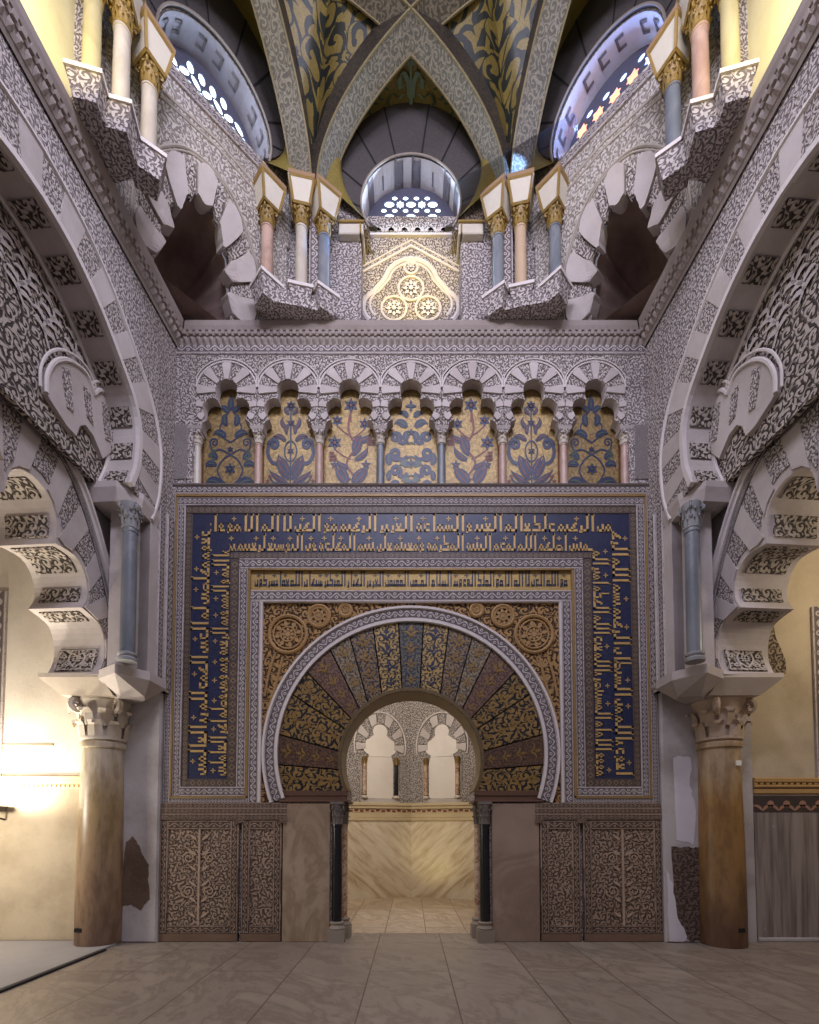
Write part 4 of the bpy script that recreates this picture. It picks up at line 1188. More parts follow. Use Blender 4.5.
    for (q) in ([(.735, 5.78), (.775, 5.76), (.80, 6.08), (.755, 6.06)], [(1.34, 5.60), (1.42, 5.58), (1.50, 5.92), (1.40, 5.98)], [(1.07, 5.70), (1.16, 5.72), (1.22, 6.02), (1.12, 5.98)], [(.80, 5.74), (.88, 5.70), (.95, 6.06), (.86, 6.10)]):
        mm = MB(); mm.plate(fr, q, (), -.285, .02); mm.build('carved_voussoir', ST_FINE, t)
    # ---- pier strip next to the corner, nook shaft, imposts
    t = thing('corner_pier', 'pale stucco pier with carved vertical bands at the %s end of the back wall' % sd, 'pier', tuple(fr(.3, 3.1)))
    m = MB(); m.bar(fr, .0, .50, 3.08, 5.0, -.5, .006, 'o'); m.bar(fr, .50, .70, 3.2, 5.0, -.34, -.12, 'o'); m.build('plain_jamb', ST_PLAIN, t)
    m = MB(); m.bar(fr, .04, .19, 3.12, 5.3, .0, .03, 'v', .008); m.bar(fr, .23, .34, 3.12, 5.3, .0, .022, 'v', .006); m.build('carved_band', ST_BAND, t)
    t = thing('nook_shaft', 'slender blue grey marble shaft with leafy capital set into the %s pier' % sd, 'column', tuple(fr(.82, 3.22, -.10)))
    c = fr(.80, 0, -.035)
    m = MB(); m.lathe(c.x, c.y, [(.10, 0), (.105, .03), (.085, .05), (.10, .07), (.10, .09), (.08, .10)], 16, 3.22); m.build('base', CAPB, t, .6)
    m = MB(); m.lathe(c.x, c.y, shaft_profile(.078, .074, 1.42), 18, 3.30); m.build('shaft', BLUE_M, t, .6)
    m = MB(); leafy_capital(m, c.x, c.y, 4.70, 4.985, .078, 8, .2); m.build('capital', CAPB, t, .5)
    # big impost block under the springing of the great arch
    t = thing('impost_block', 'plain chamfered impost slab carrying the great arch on the %s side' % sd, 'impost', tuple(fr(.8, 5.0)))
    m = MB(); pl_ = [(.34, .02), (.70, .045), (.93, -.12), (.93, -.46), (.34, -.46)]
    lo = [fr(a, 4.99, b) for a, b in [(.38, .0), (.70, .015), (.88, -.13), (.88, -.44), (.38, -.44)]]
    m.hexa(lo, [fr(a, 5.12, b) for a, b in pl_]); m.hexa([fr(a, 5.12, b) for a, b in pl_], [fr(a, 5.185, b) for a, b in pl_]); m.build('slab', ST_PLAIN, t)
BROWN_S = m_carved('dark carved surround', rgb(150, 132, 108), rgb(72, 58, 48), 8, 2.4)
m_imp = m_plain('impost stone', rgb(198, 184, 166), .35)
m_worn = m_carved('worn patch', rgb(112, 92, 78), rgb(72, 58, 48), 8, 2.2, .02)
m_worn2 = m_plain('worn stone', rgb(112, 92, 74), .95, .95, .6)
m_dk = m_plain('dark painted border', rgb(64, 52, 46), .3)
m_cm = m_plain('gold toned moulding', rgb(204, 184, 146), .35, .6)
CAPM2 = m_plain('mihrab base', rgb(150, 138, 122), .5, .6)
CAPM = m_plain('mihrab capital', rgb(116, 108, 98), .4, .6)
# ------------------------------------------------------------------ the two great columns, pilasters
for sx, sd in ((-1, 'left'), (1, 'right')):
    cx = sx * 3.765; cy = -.15
    t = thing('marble_column', ('tall pale marble column with tan stains carrying the left lobed arch' if sx < 0 else 'tall ochre stained marble column carrying the right lobed arch'), 'column', (cx, cy, 0))
    r0, r1 = .250, .228
    zt_ = 2.46
    m = MB(); m.lathe(cx, cy, shaft_profile(r0, r1, zt_), 40, 0.0); m.build('shaft', COLM_L if sx < 0 else COLM_R, t, .7)
    m = MB(); m.lathe(cx, cy, [(r1 * 1.02, 0), (r1 * 1.1, .015), (r1 * 1.1, .03), (r1, .04)], 32, zt_ - .07); m.build('necking_ring', CAPW, t, .7)
    m = MB(); leafy_capital(m, cx, cy, zt_ - .02, 2.94, .232, 8, .2); m.build('capital', CAPW if sx < 0 else m_plain('warm capital marble', rgb(186, 164, 140), .4, .7), t, .5)
    m = MB()
    lo_ = [Vector((cx + sx * -a, cy + b, 2.94)) for a, b in [(-.30, -.33), (.30, -.33), (.30, .30), (-.30, .30)]]
    hi_ = [Vector((cx + sx * -a, cy + b, 3.12)) for a, b in [(-.50, -.43), (.22, -.43), (.22, .4), (-.50, .4)]]
    m.hexa(lo_, hi_); m.hexa(hi_, [p + Vector((0, 0, .05)) for p in hi_]); m.build('impost', m_imp, t)
    m = MB(); hx = -3.85 if sx < 0 else 3.82; m.box(hx, cy - r0 + .012, .19, .235, .045, .012); m.build('dark_socket', BLACKISH, t)
    if sx > 0:
        m = MB(); q = .23; m.bar(FB, cx + .085 - .028, cx + .085 + .028, 2.13, 2.19, q + .17 - .03, q + .17 - .005); m.build('white_tag', TAG_W, t)
    # second impost, turned towards the pier
    t2 = thing('corner_impost', 'small chamfered impost block turned to the corner under the %s nook shaft' % sd, 'impost', (sx * 3.3, -.45, 2.98))
    m = MB()
    a = side_frame(sx)
    lo_ = [a(u, 2.93, w) for u, w in [(.28, -.16), (.44, -.06), (.52, -.30), (.36, -.46), (.1, -.4)]]
    hi_ = [a(u, 3.10, w) for u, w in [(.16, .03), (.52, .05), (.82, -.16), (.62, -.5), (.05, -.45)]]
    m.hexa(lo_, hi_); m.hexa(hi_, [p + Vector((0, 0, .1)) for p in hi_]); m.build('block', ST_PLAIN, t2)
    # whitewashed pier behind the column
    t3 = thing('wall_pier', ('whitewashed square pier with a dark worn patch behind the left column' if sx < 0 else 'grey plastered pier with a dark carved remnant behind the right column'), 'pier', (sx * 3.4, -.05, 0))
    m = MB(); x0, x1 = sorted((sx * 3.10, sx * 3.62)); m.bar(FB, x0, x1, 0, 3.10, -.3, .10, 'o', .02)
    m.build('pier_body', WHITEWASH, t3)
    m = MB(); rr = random.Random(3 + sx)
    if sx < 0:
        prof = [(-3.56, .42), (-3.50, 1.22), (-3.40, 1.30), (-3.30, 1.08), (-3.22, .95), (-3.20, .52), (-3.30, .40), (-3.42, .46)]
    else:
        prof = [(3.20, .34), (3.20, 1.16), (3.54, 1.16), (3.56, .04), (3.40, .02), (3.30, .10)]
    def ragged(pts, amp, n=7):
        out = []
        for a, b in zip(pts, pts[1:] + pts[:1]):
            for q in range(n): out.append((lerp(a[0], b[0], q / n) + rr.uniform(-amp, amp), max(.012, lerp(a[1], b[1], q / n) + rr.uniform(-amp, amp))))
        return out
    m.plate(FB, ragged(prof, .014), (), .103, .006); m.build('worn_patch', m_worn if sx > 0 else m_worn2, t3)
    if sx > 0:
        m = MB(); m.plate(FB, ragged([(3.26, 1.24), (3.24, 2.26), (3.30, 2.30), (3.46, 2.26), (3.44, 1.9), (3.50, 1.7), (3.46, 1.2)], .012, 5), (), .104, .006); m.build('white_patch', REVEAL, t3)
        m = MB(); m.plate(FB, ragged([(3.14, .02), (3.12, .9), (3.2, .7), (3.24, .3), (3.36, .1), (3.34, .02)], .01, 5), (), .1045, .006); m.build('white_patch', REVEAL, t3)
    # strip of plaster outside of the column
    if sx > 0:
        m = MB(); m.bar(FB, 4.05, 4.245, 0, 3.3, -.1, .05, 'o'); tag(m.build('plaster_strip', WHITEWASH), 'narrow whitewashed strip of wall just right of the ochre column', 'pier')

# ------------------------------------------------------------------ side aisles
m = MB(); m.bar(FB, -7.4, -3.1, 1.93, 6.6, -.3, 0, 'o'); m.bar(FB, -7.4, -3.6, 0, 1.93, -.3, .01, 'o'); struct(m, 'wall_left_aisle', OCHRE)
m = MB(); m.bar(FB, 3.1, 7.4, 1.93, 6.6, -.3, 0, 'o'); m.bar(FB, 3.6, 7.4, 0, 1.93, -.3, .01, 'o'); struct(m, 'wall_right_aisle', OCHRE_D)
for sx, nm in ((-1, 'wall_far_left'), (1, 'wall_far_right')):
    m = MB(); m.bar(FB, *sorted((sx * 7.2, sx * 7.4)), 0, 6.6, 0, 7.0, 'o'); struct(m, nm, OCHRE)
    m = MB(); m.bar(FB, *sorted((sx * 4.1, sx * 7.4)), 6.5, 6.7, 0, 7.0, 'o'); struct(m, 'ceiling' if sx < 0 else 'ceiling.001', OCHRE_D)
# mouldings
m = MB(); xa, xb = -7.2, -3.9
m.bar(FB, xa, xb, zf(784), zf(776), 0, .05, 'u', .01); m.bar(FB, xa, xb, zf(789), zf(784), 0, .03, 'u')
for i in range(60): m.bar(FB, xa + i * .056, xa + i * .056 + .03, zf(787.5), zf(785), .03, .045)
tag(m.build('wall_moulding', m_plain('pale moulding', rgb(226, 200, 156), .2)), 'pale dentilled moulding glowing on the left aisle wall', 'moulding')
m = MB(); m.bar(FB, xa, xb, 0.02, zf(790), 0.01, .025, 'o'); tag(m.build('wall_dado', OCHRE_D), 'plain worn ochre lower wall face in the left aisle', 'wall panel')
m = MB(); xa, xb = 4.27, 7.2
m.bar(FB, xa, xb, zf(783), zf(778), 0, .055, 'u', .012); m.bar(FB, xa, xb, zf(788), zf(785), 0, .05, 'u', .012); m.bar(FB, xa, xb, zf(794), zf(789), 0, .035, 'u', .01)
for i in range(40): m.bar(FB, xa + i * .075, xa + i * .075 + .045, zf(785), zf(783), .0, .045)
tag(m.build('wall_moulding', m_plain('golden moulding', rgb(180, 144, 88), .3, .5)), 'golden stepped moulding above the grey panel on the right aisle wall', 'moulding')
t = thing('wall_dado', 'grey streaked marble panel with painted top border in the right aisle', 'wall panel', (5, -.02, 0))
m = MB(); m.bar(FB, xa, xb, .04, zf(795.5), 0.01, .03, 'o'); m.build('streaked_slab', STREAK, t)
m = MB(); m.bar(FB, xa, xb, zf(812), zf(796), .03, .036, 'u'); m.build('painted_border', m_dk, t)
m = MB(); f = lambda u, v, w: FB(u, v, w)
for i in range(14):
    u0 = xa + .1 + i * .2
    for d_ in (-1, 1):
        p_, w_ = curl_leaf(u0, zf(811), PI / 2 - d_ * .6, .16, .035, -d_ * 1.6); m.ribbon(f, p_, w_, .04)
    m.poly(f, [(u0 + .1 + .045 * math.cos(q), zf(804) + .045 * math.sin(q)) for q in [k * PI / 4 for k in range(8)]], .04)
m.build('painted_vine', m_plain('painted vine', rgb(158, 120, 96), .3), t)
m = MB(); m.bar(FB, xa, xb, 0, .05, 0, .05, 'u', .01); m.build('plaster_foot', WHITEWASH, t)
# end of a carved door surround, only a corner of it shows past the impost
m = MB(); m.plate(FB, [(4.25, 3.34), (4.72, 3.34), (4.715, 3.5), (4.66, 3.66), (4.60, 3.8), (4.58, 3.95), (4.52, 4.1), (4.25, 4.1)], (), .04, .04)
tag(m.build('door_surround', BROWN_S), 'broken end of a dark carved arch surround behind the right impost', 'arch')
m = MB(); m.bar(FB, 5.08, 5.3, 1.93, 4.2, 0, .03, 'v'); tag(m.build('carved_strip', ST_BAND), 'carved grey vertical strip at the far right aisle wall', 'wall panel')
m = MB(); m.bar(FB, -5.4, -5.13, 1.93, 4.4, 0, .03, 'v'); tag(m.build('carved_strip', ST_BAND), 'carved grey vertical strip at the far left aisle wall', 'wall panel')
# plaster crack lines of the repaired wall (thin ledge)
m = MB(); m.bar(FB, -5.4, -4.5, zf(746), zf(744.6), 0, .012); tag(m.build('wall_ledge', OCHRE_D), 'thin straight ledge on the bright left aisle wall', 'ledge')
# mat in the left aisle
t = thing('floor_mat', 'grey flat floor mat with a dark edge lying in the left aisle', 'mat', (-5.2, -2, 0))
FZ = Fr((0, 0, 0), (1, 0, 0), (0, 1, 0), (0, 0, 1))
m = MB(); m.bar(FZ, -7.0, -3.52, -5.5, -.06, 0.0, .022, 'o', .005); m.build('mat_body', MATM, t)
m = MB(); m.bar(FZ, -3.52, -3.47, -5.5, -.47, 0.0, .024, 'o', .004); m.build('mat_edge', MAT_E, t)
# the little uplight on the left
t = thing('wall_uplight', 'small dark metal uplight on a bracket at the left edge', 'lamp', (-5.05, -.12, 1.6))
m = MB(); m.box(-5.06, -.15, 1.60, 1.66, .07, .06, 0, 1.25); m.build('lamp_head', IRON, t)
m = MB(); m.tube([(-5.06, -.02, 1.5), (-5.06, -.12, 1.52), (-5.06, -.15, 1.6)], .012, 6); m.build('bracket', IRON, t)

# ------------------------------------------------------------------ mihrab doorway columns
for sx, sd in ((-1, 'left'), (1, 'right')):
    for (cx, cy, r, mat_, lab, nm) in ((sx * .915, -.02, .062, BLACK_M, 'slim black marble column with carved capital on the %s of the mihrab doorway' % sd, 'mihrab_column'),
                                  (sx * .875, .24, .055, RED_M, 'slim red veined marble column tucked behind the %s black column' % sd, 'mihrab_column')):
        t = thing(nm, lab, 'column', (cx, cy, 0), 'mihrab doorway columns')
        m = MB(); m.box(cx, cy, 0, .15, .1, .1); m.lathe(cx, cy, [(.1, 0), (.105, .02), (.09, .035), (.078, .06), (.09, .075), (.09, .09), (.07, .1)], 18, .15); m.build('base', CAPM2, t, .6)
        m = MB(); m.lathe(cx, cy, shaft_profile(r, r * .95, 1.21), 18, .25); m.build('shaft', mat_, t, .6)
        m = MB(); leafy_capital(m, cx, cy, 1.44, 1.69, r, 8, .2); m.box(cx, cy, 1.69, 1.722, r * 1.35, r * 1.35); m.build('capital', CAPM, t, .5)

# ------------------------------------------------------------------ mihrab chamber
CH = [(-1.0, .45), (-1.95, 1.3), (-1.95, 2.65), (-1.25, 3.37), (0, 3.82), (1.25, 3.37), (1.95, 2.65), (1.95, 1.3), (1.0, .45)]
names = ['wall_chamber_front_left', 'wall_chamber_left', 'wall_chamber_back_left', 'wall_chamber_rear_left', 'wall_chamber_rear_right', 'wall_chamber_back_right', 'wall_chamber_right', 'wall_chamber_front_right']
for i in range(8):
    a, b = Vector((*CH[i], 0)), Vector((*CH[i + 1], 0)); L = (b - a).length
    d = (b - a).normalized(); nrm = Vector((d.y, -d.x, 0))
    fr = Fr(a, d, (0, 0, 1), nrm)
    m = MB(); m.bar(fr, 0, L, 0, 5.0, -.15, 0, 'o'); struct(m, names[i], ST_FINE)
    sdn = names[i][13:].replace('_', ' ')
    m = MB(); m.bar(fr, .0, L, 0.0, 1.54, 0, .02, 'o'); tag(m.build('marble_lining', CREAM_M), 'cream diagonally veined marble slab lining the %s chamber wall' % sdn, 'marble slab')
    m = MB()
    for (z0, z1, w, mt) in ((1.54, 1.60, .05, 0), (1.60, 1.70, .035, 0), (1.70, 1.78, .03, 0), (1.78, 1.84, .06, 0), (1.84, 1.90, .085, 0)): m.bar(fr, 0, L, z0, z1, 0, w, 'u', .008)
    t = tag(m.build('chamber_moulding', m_cm), 'gold toned moulding with dark carved line on the %s chamber wall' % sdn, 'moulding')
    m = MB()
    for q in range(int(L / .11)): m.bar(fr, .03 + q * .11, .03 + q * .11 + .075, 1.715 + .012 * (q % 2), 1.755 + .012 * (q % 2), .03, .036)
    m.build('dark_inlay', RED_IN, t)
    if i in (3, 4):
        u0 = .665 if i == 4 else L - .665
        t = thing('blind_niche', 'white trefoil blind niche with dark colonnettes in the %s chamber wall' % sdn, 'niche', tuple(fr(u0, 1.98)))
        m = MB(); m.plate(fr, [(u0 - .40, 1.90), (u0 + .40, 1.90), (u0 + .40, 2.83), (u0 - .40, 2.83)], [[(u0 - .385, 1.98), (u0 + .385, 1.98), (u0 + .385, 2.825), (u0 - .385, 2.825)]], .03, .03); m.build('frame', ST_PLAIN, t)
        m = MB()
        pts = [(-.275, 2.02), (-.23, 1.985), (.23, 1.985), (.275, 2.02), (.275, 2.70), (.23, 2.86)] + arc(.2, 3.02, .155, -1.0, 1.35, 8) + arc(0, 3.33, .15, -.5, PI + .5, 12) + arc(-.2, 3.02, .155, PI - 1.35, PI + 1.0, 8) + [(-.23, 2.86), (-.275, 2.70)]
        m.plate(fr, [(u0 + a_1, b_1) for a_1, b_1 in pts], (), .02, .02); m.build('back_panel', m_plain('pale niche marble', rgb(226, 216, 204), .25, .5), t)
        for s_ in (-1, 1):
            c = fr(u0 + s_ * .33, 0, .05)
            m = MB(); m.lathe(c.x, c.y, shaft_profile(.042, .04, .62), 12, 2.06); m.build('colonnette', [RED_M, BLACK_M][(s_ > 0) if i == 3 else (s_ < 0)] if not (i == 4 and s_ < 0) else RED_M, t, .6)
            m = MB(); leafy_capital(m, c.x, c.y, 2.66, 2.80, .042, 6, 0, False); m.build('capital', GOLD_DK, t, .5)
            m = MB(); m.lathe(c.x, c.y, [(.06, 0), (.06, .03), (.045, .05)], 12, 1.99); m.build('base', CAPW, t, .6)
        for k in range(11):
            a0 = -.25 + (PI + .5) * k / 11; a1 = a0 + (PI + .5) / 11 - .03
            ri = lambda q: .30 + .03 * abs(math.sin(q)) if math.sin(q) < .72 else .34 + .10 * math.sin(q) ** 4
            inn = [(u0 + ri(q) * math.cos(q), 3.05 + ri(q) * math.sin(q)) for q in (a0, (a0 + a1) / 2, a1)]; out = [(u0 + (.50 + .08 * math.sin(q) ** 2) * math.cos(q), 3.05 + (.54 + .1 * math.sin(q) ** 2) * math.sin(q)) for q in (a0, (a0 + a1) / 2, a1)]
            m = MB(); m.plate(fr, inn + out[::-1], (), .035, .035); m.build('voussoir', ST_PLAIN if k % 2 == 0 else ST_FINE, t)
        m = MB(); m.tube([fr(u0 + (.535 + .08 * math.sin(q) ** 2) * math.cos(q), 3.05 + (.575 + .1 * math.sin(q) ** 2) * math.sin(q), .03) for q in [-.3 + (PI + .6) * k / 30 for k in range(31)]], .016, 6); m.build('niche_moulding', ST_EDGE, t, .8)
m = MB(); m.plate(Fr((0, 0, 5.0), (1, 0, 0), (0, 1, 0), (0, 0, -1)), CH, (), 0, .1); struct(m, 'ceiling_chamber', ST_PLAIN)
YEL_P = m_plain('lamplit yellow plaster', rgb(224, 214, 166), .3)  # yellow of the lamp light is put into the plaster colour
REV_D = m_plain('dim reveal', rgb(160, 154, 158), .5)  # darker whitewash: dim light of the left reveal put into the colour
m_sign2 = m_plain('grey painted sign', rgb(128, 124, 132), .2)
m_sqm = m_plain('squinch moulding', rgb(176, 166, 154), .4)
m_sq = m_carved('squinch carving', rgb(196, 188, 178), rgb(138, 128, 118), 9.5, 2.4, .012)
m_sign = m_plain('painted sign', rgb(116, 108, 108), .2)
# ------------------------------------------------------------------ drum above the cornice
ZR = 7.97
def lunette(cx, zc, r, zlow, n=24):
    a0 = math.asin(max(-1, min(1, (zlow - zc) / r)))
    return [(cx + r * math.cos(a), zc + r * math.sin(a)) for a in [PI - a0 - (PI - 2 * a0) * i / n for i in range(n + 1)]]
def star(cx, cy, r, n=8, k=.62, rot=0):
    return [(cx + (r if i % 2 == 0 else r * k) * math.cos(rot + PI * i / n), cy + (r if i % 2 == 0 else r * k) * math.sin(rot + PI * i / n)) for i in range(2 * n)]
def ell(cx, cy, a, b, rot=0, n=10):
    ca, sa = math.cos(rot), math.sin(rot)
    return [(cx + a * math.cos(2 * PI * i / n) * ca - b * math.sin(2 * PI * i / n) * sa, cy + a * math.cos(2 * PI * i / n) * sa + b * math.sin(2 * PI * i / n) * ca) for i in range(n)]
def window(name, fr, cx, zc, r, zlow, w, kind, label_):
    lun = lunette(cx, zc, r, zlow)
    def inside(p, e=.03): return p[1] > zlow + e * .6 and math.hypot(p[0] - cx, p[1] - zc) < r - e
    holes, stars = [], []
    if kind == 'star':
        for j in range(7):
            for i in range(-5, 6):
                x = cx + i * .15 + (.075 if j % 2 else 0); y = zlow + .075 + j * .09
                h = (star(x, y, .066, 8, .68) if i % 2 else ell(x, y, .072, .05)) if j % 2 == 0 else ell(x, y, .04, .034)
                if all(inside(p, .018) for p in h): holes.append(h)
    elif kind == 'petal':
        for j in range(7):
            for i in range(-6, 7):
                x = cx + i * .135 + (.0675 if j % 2 else 0); y = zlow + .07 + j * .12
                h = ell(x, y, .074, .044, (PI / 4 if (i + j) % 2 else -PI / 4) if j % 2 == 0 else PI / 2)
                if all(inside(p, .018) for p in h): holes.append(h)
    else:
        for j in range(7):
            for i in range(-4, 5):
                x = cx + i * .21 + (.105 if j % 2 else 0); y = zlow + .085 + j * .115
                h = star(x, y, .092, 6, .66, .26) if (j % 2 == 0) else ell(x, y, .045, .04)
                if all(inside(p, .016) for p in h):
                    holes.append(h)
                    if j in (2, 4) and i != 2: stars.append(h)
    m = MB(); m.plate(fr, lun, holes, w, .014, True); o = m.build(name, LATT); o['kind'] = 'structure'; o['label'] = label_
    m = MB(); m.plate(fr, lun, (), w - .035, .01); m.build('pane', PANE_B if kind == 'starburst' else PANE, o)
    if kind == 'starburst':
        for h in stars:
            m = MB(); c = (sum(p[0] for p in h) / len(h), sum(p[1] for p in h) / len(h))
            m.plate(fr, [(c[0] + (p[0] - c[0]) * 1.12, c[1] + (p[1] - c[1]) * 1.12) for p in h], (), w - .02, .004); m.build('orange_pane', PANE_O, o)
        return o
    return o
def arch_band(fr, cx, inner, outer, w, nj, label, name='dark_wall_arch'):
    t = thing(name, label, 'arch', tuple(fr(cx, inner[0][1], w)))
    m = MB(); m.strip(fr, inner, outer, w, w - .05); m.build('painted_face', DARKP, t)
    m = MB()
    n = len(inner) - 1
    for k in range(1, nj):
        i = int(n * k / nj)
        m.ribbon(lambda u, v, ww: fr(u, v, ww), [inner[i], outer[i]], .02, w + .006)
    m.build('joint_lines', DARKJ, t)
    m = MB(); m.tube([fr(*p, w) for p in inner], .013, 6); m.build('inner_roll', m_roll, t, .8)
    return t
m_roll = m_plain('arch roll', rgb(150, 138, 126), .3)
def wall_curves(cx, zc, r, zlow, ro, zo, n=40):
    a0 = math.asin((zlow - zc) / r); b0 = math.asin((zlow - zo) / ro)
    inn = [(cx - r * math.cos(a), zc + r * math.sin(a)) for a in [a0 + (PI - 2 * a0) * i / n for i in range(n + 1)]]
    out = [(cx - ro * math.cos(a), zo + ro * math.sin(a)) for a in [b0 + (PI - 2 * b0) * i / n for i in range(n + 1)]]
    return inn, out
# --- back face
inn, out = wall_curves(0, 9.63, .655, 9.27, .925, 10.08)
out = [(a, b) for a, b in out]
m = MB()
m.plate(FB, [(-1.75, ZR), (-.655, ZR), (-.655, 9.27)] + inn + [(.655, 9.27), (.655, ZR), (1.75, ZR), (1.75, 11.5), (-1.75, 11.5)], (), 0, .45, True)
struct(m, 'wall_drum_back', ST_CARVE)
arch_band(FB, 0, inn, out, .03, 9, 'dark painted wall arch framing the central lunette window')
for sx, sd in ((-1, 'left'), (1, 'right')):
    t = thing('window_impost', 'white ledge with gilt edge under the %s foot of the central dark arch' % sd, 'impost', (sx * .78, -.03, 9.12))
    m = MB(); m.bar(FB, *sorted((sx * .62, sx * .94)), 9.10, 9.24, -.3, .09, 'o', .01); m.build('ledge', BOXW, t)
    m = MB(); m.bar(FB, *sorted((sx * .61, sx * .95)), 9.235, 9.262, -.3, .11, 'o'); m.bar(FB, *sorted((sx * .645, sx * .665)), 9.10, 9.24, -.2, .10); m.build('gilt_edge', OLDGOLD, t)
# reveal of the window
m = MB(); L = 0
for a, b in zip(inn, inn[1:]):
    e = math.dist(a, b); m.face([FB(a[0] * .992, a[1] - .006, 0), FB(b[0] * .992, b[1] - .006, 0), FB(b[0] * .992, b[1] - .006, -.32), FB(a[0] * .992, a[1] - .006, -.32)], [(L, 0), (L + e, 0), (L + e, .3), (L, .3)]); L += e
t = tag(m.build('window_reveal', REVEAL), 'whitewashed curved reveal with painted signs above the central lunette window', 'reveal')
def rev(u, v, w):                     # u angle index along the reveal, v depth
    i = max(0, min(len(inn) - 2, int(u))); k = u - i
    return FB(lerp(inn[i][0], inn[i + 1][0], k) * .985, lerp(inn[i][1], inn[i + 1][1], k) - .016, -v)
for k, g in enumerate('sIcIcsIscI'):
    u = 4 + k * 3.4; m = MB()
    if g == 'I': m.ribbon(rev, [(u, .09), (u, .24)], .3)
    else:
        m.ribbon(rev, [(u + .9 * math.cos(q), .11 + .03 * math.sin(q)) for q in [k_ * .7 for k_ in range(7)]], .22); m.ribbon(rev, [(u - .9 * math.cos(q), .20 + .035 * math.sin(q)) for q in [k_ * .7 for k_ in range(7)]], .22)
    m.build('painted_sign', m_sign2, t)
window('window_1', FB, 0, 9.63, .65, 9.78, -.30, 'star', 'central lunette window with star lattice')
# relief panel under the window
t = thing('relief_panel', 'yellow lit stucco relief panel with trefoil arch under the central window', 'relief panel', (0, .2, ZR))
m = MB(); m.bar(FB, -.655, .655, ZR, 9.79, -.45, -.25, 'o'); m.build('panel_ground', ST_FINE, t)
P = lambda px, py: at(px, py, .25)
def line(m, pts, r, w=-.25, close=False): m.tube([FB(*p, w) for p in pts], r, 6, close)
m = MB(); c = P(411, 285)
tre = arc(c[0], c[1] + .0, .36, .25, PI - .25, 16); q1 = P(441, 308); q2 = P(381, 308)
tri = [(q1[0] + .24 * math.cos(a), q1[1] + .24 * math.sin(a)) for a in [-.9 + 2.0 * i / 10 for i in range(11)]]
tre_all = tri + tre + [(-a, b) for a, b in reversed(tri)]
line(m, tre_all, .035); line(m, [(a * .86, (b - c[1]) * .86 + c[1]) for a, b in tre_all], .018); m.build('trefoil_moulding', ST_EDGE, t, .8)
m = MB()
for (px, py, r) in ((411, 289, .17), (394, 309, .17), (428, 309, .17), (411, 268, .09)):
    cc = P(px, py); line(m, arc(cc[0], cc[1], r, 0, 2 * PI, 20)[:-1], .018, -.245, True)
    for k in range(8): m.poly(f2, petal(cc[0], cc[1], k * PI / 4, r * .7, r * .35), -.235)
    m.poly(f2, [(cc[0] + r * .2 * math.cos(q * PI / 4), cc[1] + r * .2 * math.sin(q * PI / 4)) for q in range(8)], -.228)
m.build('medallion', ST_EDGE, t, .8)
m = MB(); ap = P(411, 246); lo = P(363, 272); line(m, [lo, ap, (-lo[0], lo[1])], .02); line(m, [(lo[0], lo[1] + .08), (ap[0], ap[1] + .08), (-lo[0], lo[1] + .08)], .012)
m.bar(FB, -.62, .62, ap[1] + .12, ap[1] + .15, -.25, -.215); m.build('chevron_moulding', ST_EDGE, t, .8)
m = MB()
for k in range(7):
    for d_ in (-1, 1):
        p_, w_ = curl_leaf(-.54 + .18 * k, ap[1] + .19, PI / 2 - d_ * .8, .17, .05, d_ * -2.2); m.ribbon(f2, p_, w_, -.235)
m.build('leaf_frieze', ST_PLAIN, t)

# --- diagonal faces
LD = math.hypot(1.44, 1.45)
def diag_frame(sx): return Fr((sx * 1.62, -.05, 0), (sx * 1.44, -1.45, 0), (0, 0, 1), (-sx * 1.45, -1.44, 0))
CU, CZ, CZL = .93, 10.0, 9.80          # window of the diagonal face
SU, SZ = 1.08, 7.55
LOWER = [(0, (1.62, .05)), (.33, (2.33, .05)), (.67, (2.98, .74)), (1, (3.06, 1.5))]
def lowpt(u):
    for (a, p), (b, q) in zip(LOWER, LOWER[1:]):
        if u <= b + 1e-9:
            t = (u - a) / (b - a); return p[0] + (q[0] - p[0]) * t, p[1] + (q[1] - p[1]) * t
    return LOWER[-1][1]
ZQ0, ZQ1 = 7.88, 8.98
def squinch(sx, u, w, out=0.0):
    """leaning field: foot on the two walls, top on the straight diagonal line"""
    l = lowpt(min(1, max(0, u))); t = (1.62 + 1.44 * u, .05 + 1.45 * u); k = min(w, 1.0)
    X = l[0] + (t[0] - l[0]) * k; d = l[1] + (t[1] - l[1]) * k
    return Vector((sx * (X - out * .66), -(d + out * .66), ZQ0 + (ZQ1 - ZQ0) * w - out * .35))
HALF = [(.165, .0), (.165, .10), (.168, .17), (.150, .215), (.160, .28), (.158, .345), (.135, .385), (.148, .45), (.14, .525), (.108, .555), (.112, .62), (.095, .685), (.058, .695), (.05, .74), (.03, .768), (.0, .772)]
SQO = [(.5 - a, b) for a, b in HALF] + [(.5 + a, b) for a, b in reversed(HALF[:-1])]
def subdiv(tr, lev):
    if lev == 0: yield tr; return
    a, b, c = tr; ab, bc, ca = (a + b) / 2, (b + c) / 2, (c + a) / 2
    for q in ((a, ab, ca), (ab, b, bc), (ca, bc, c), (ab, bc, ca)): yield from subdiv(q, lev - 1)
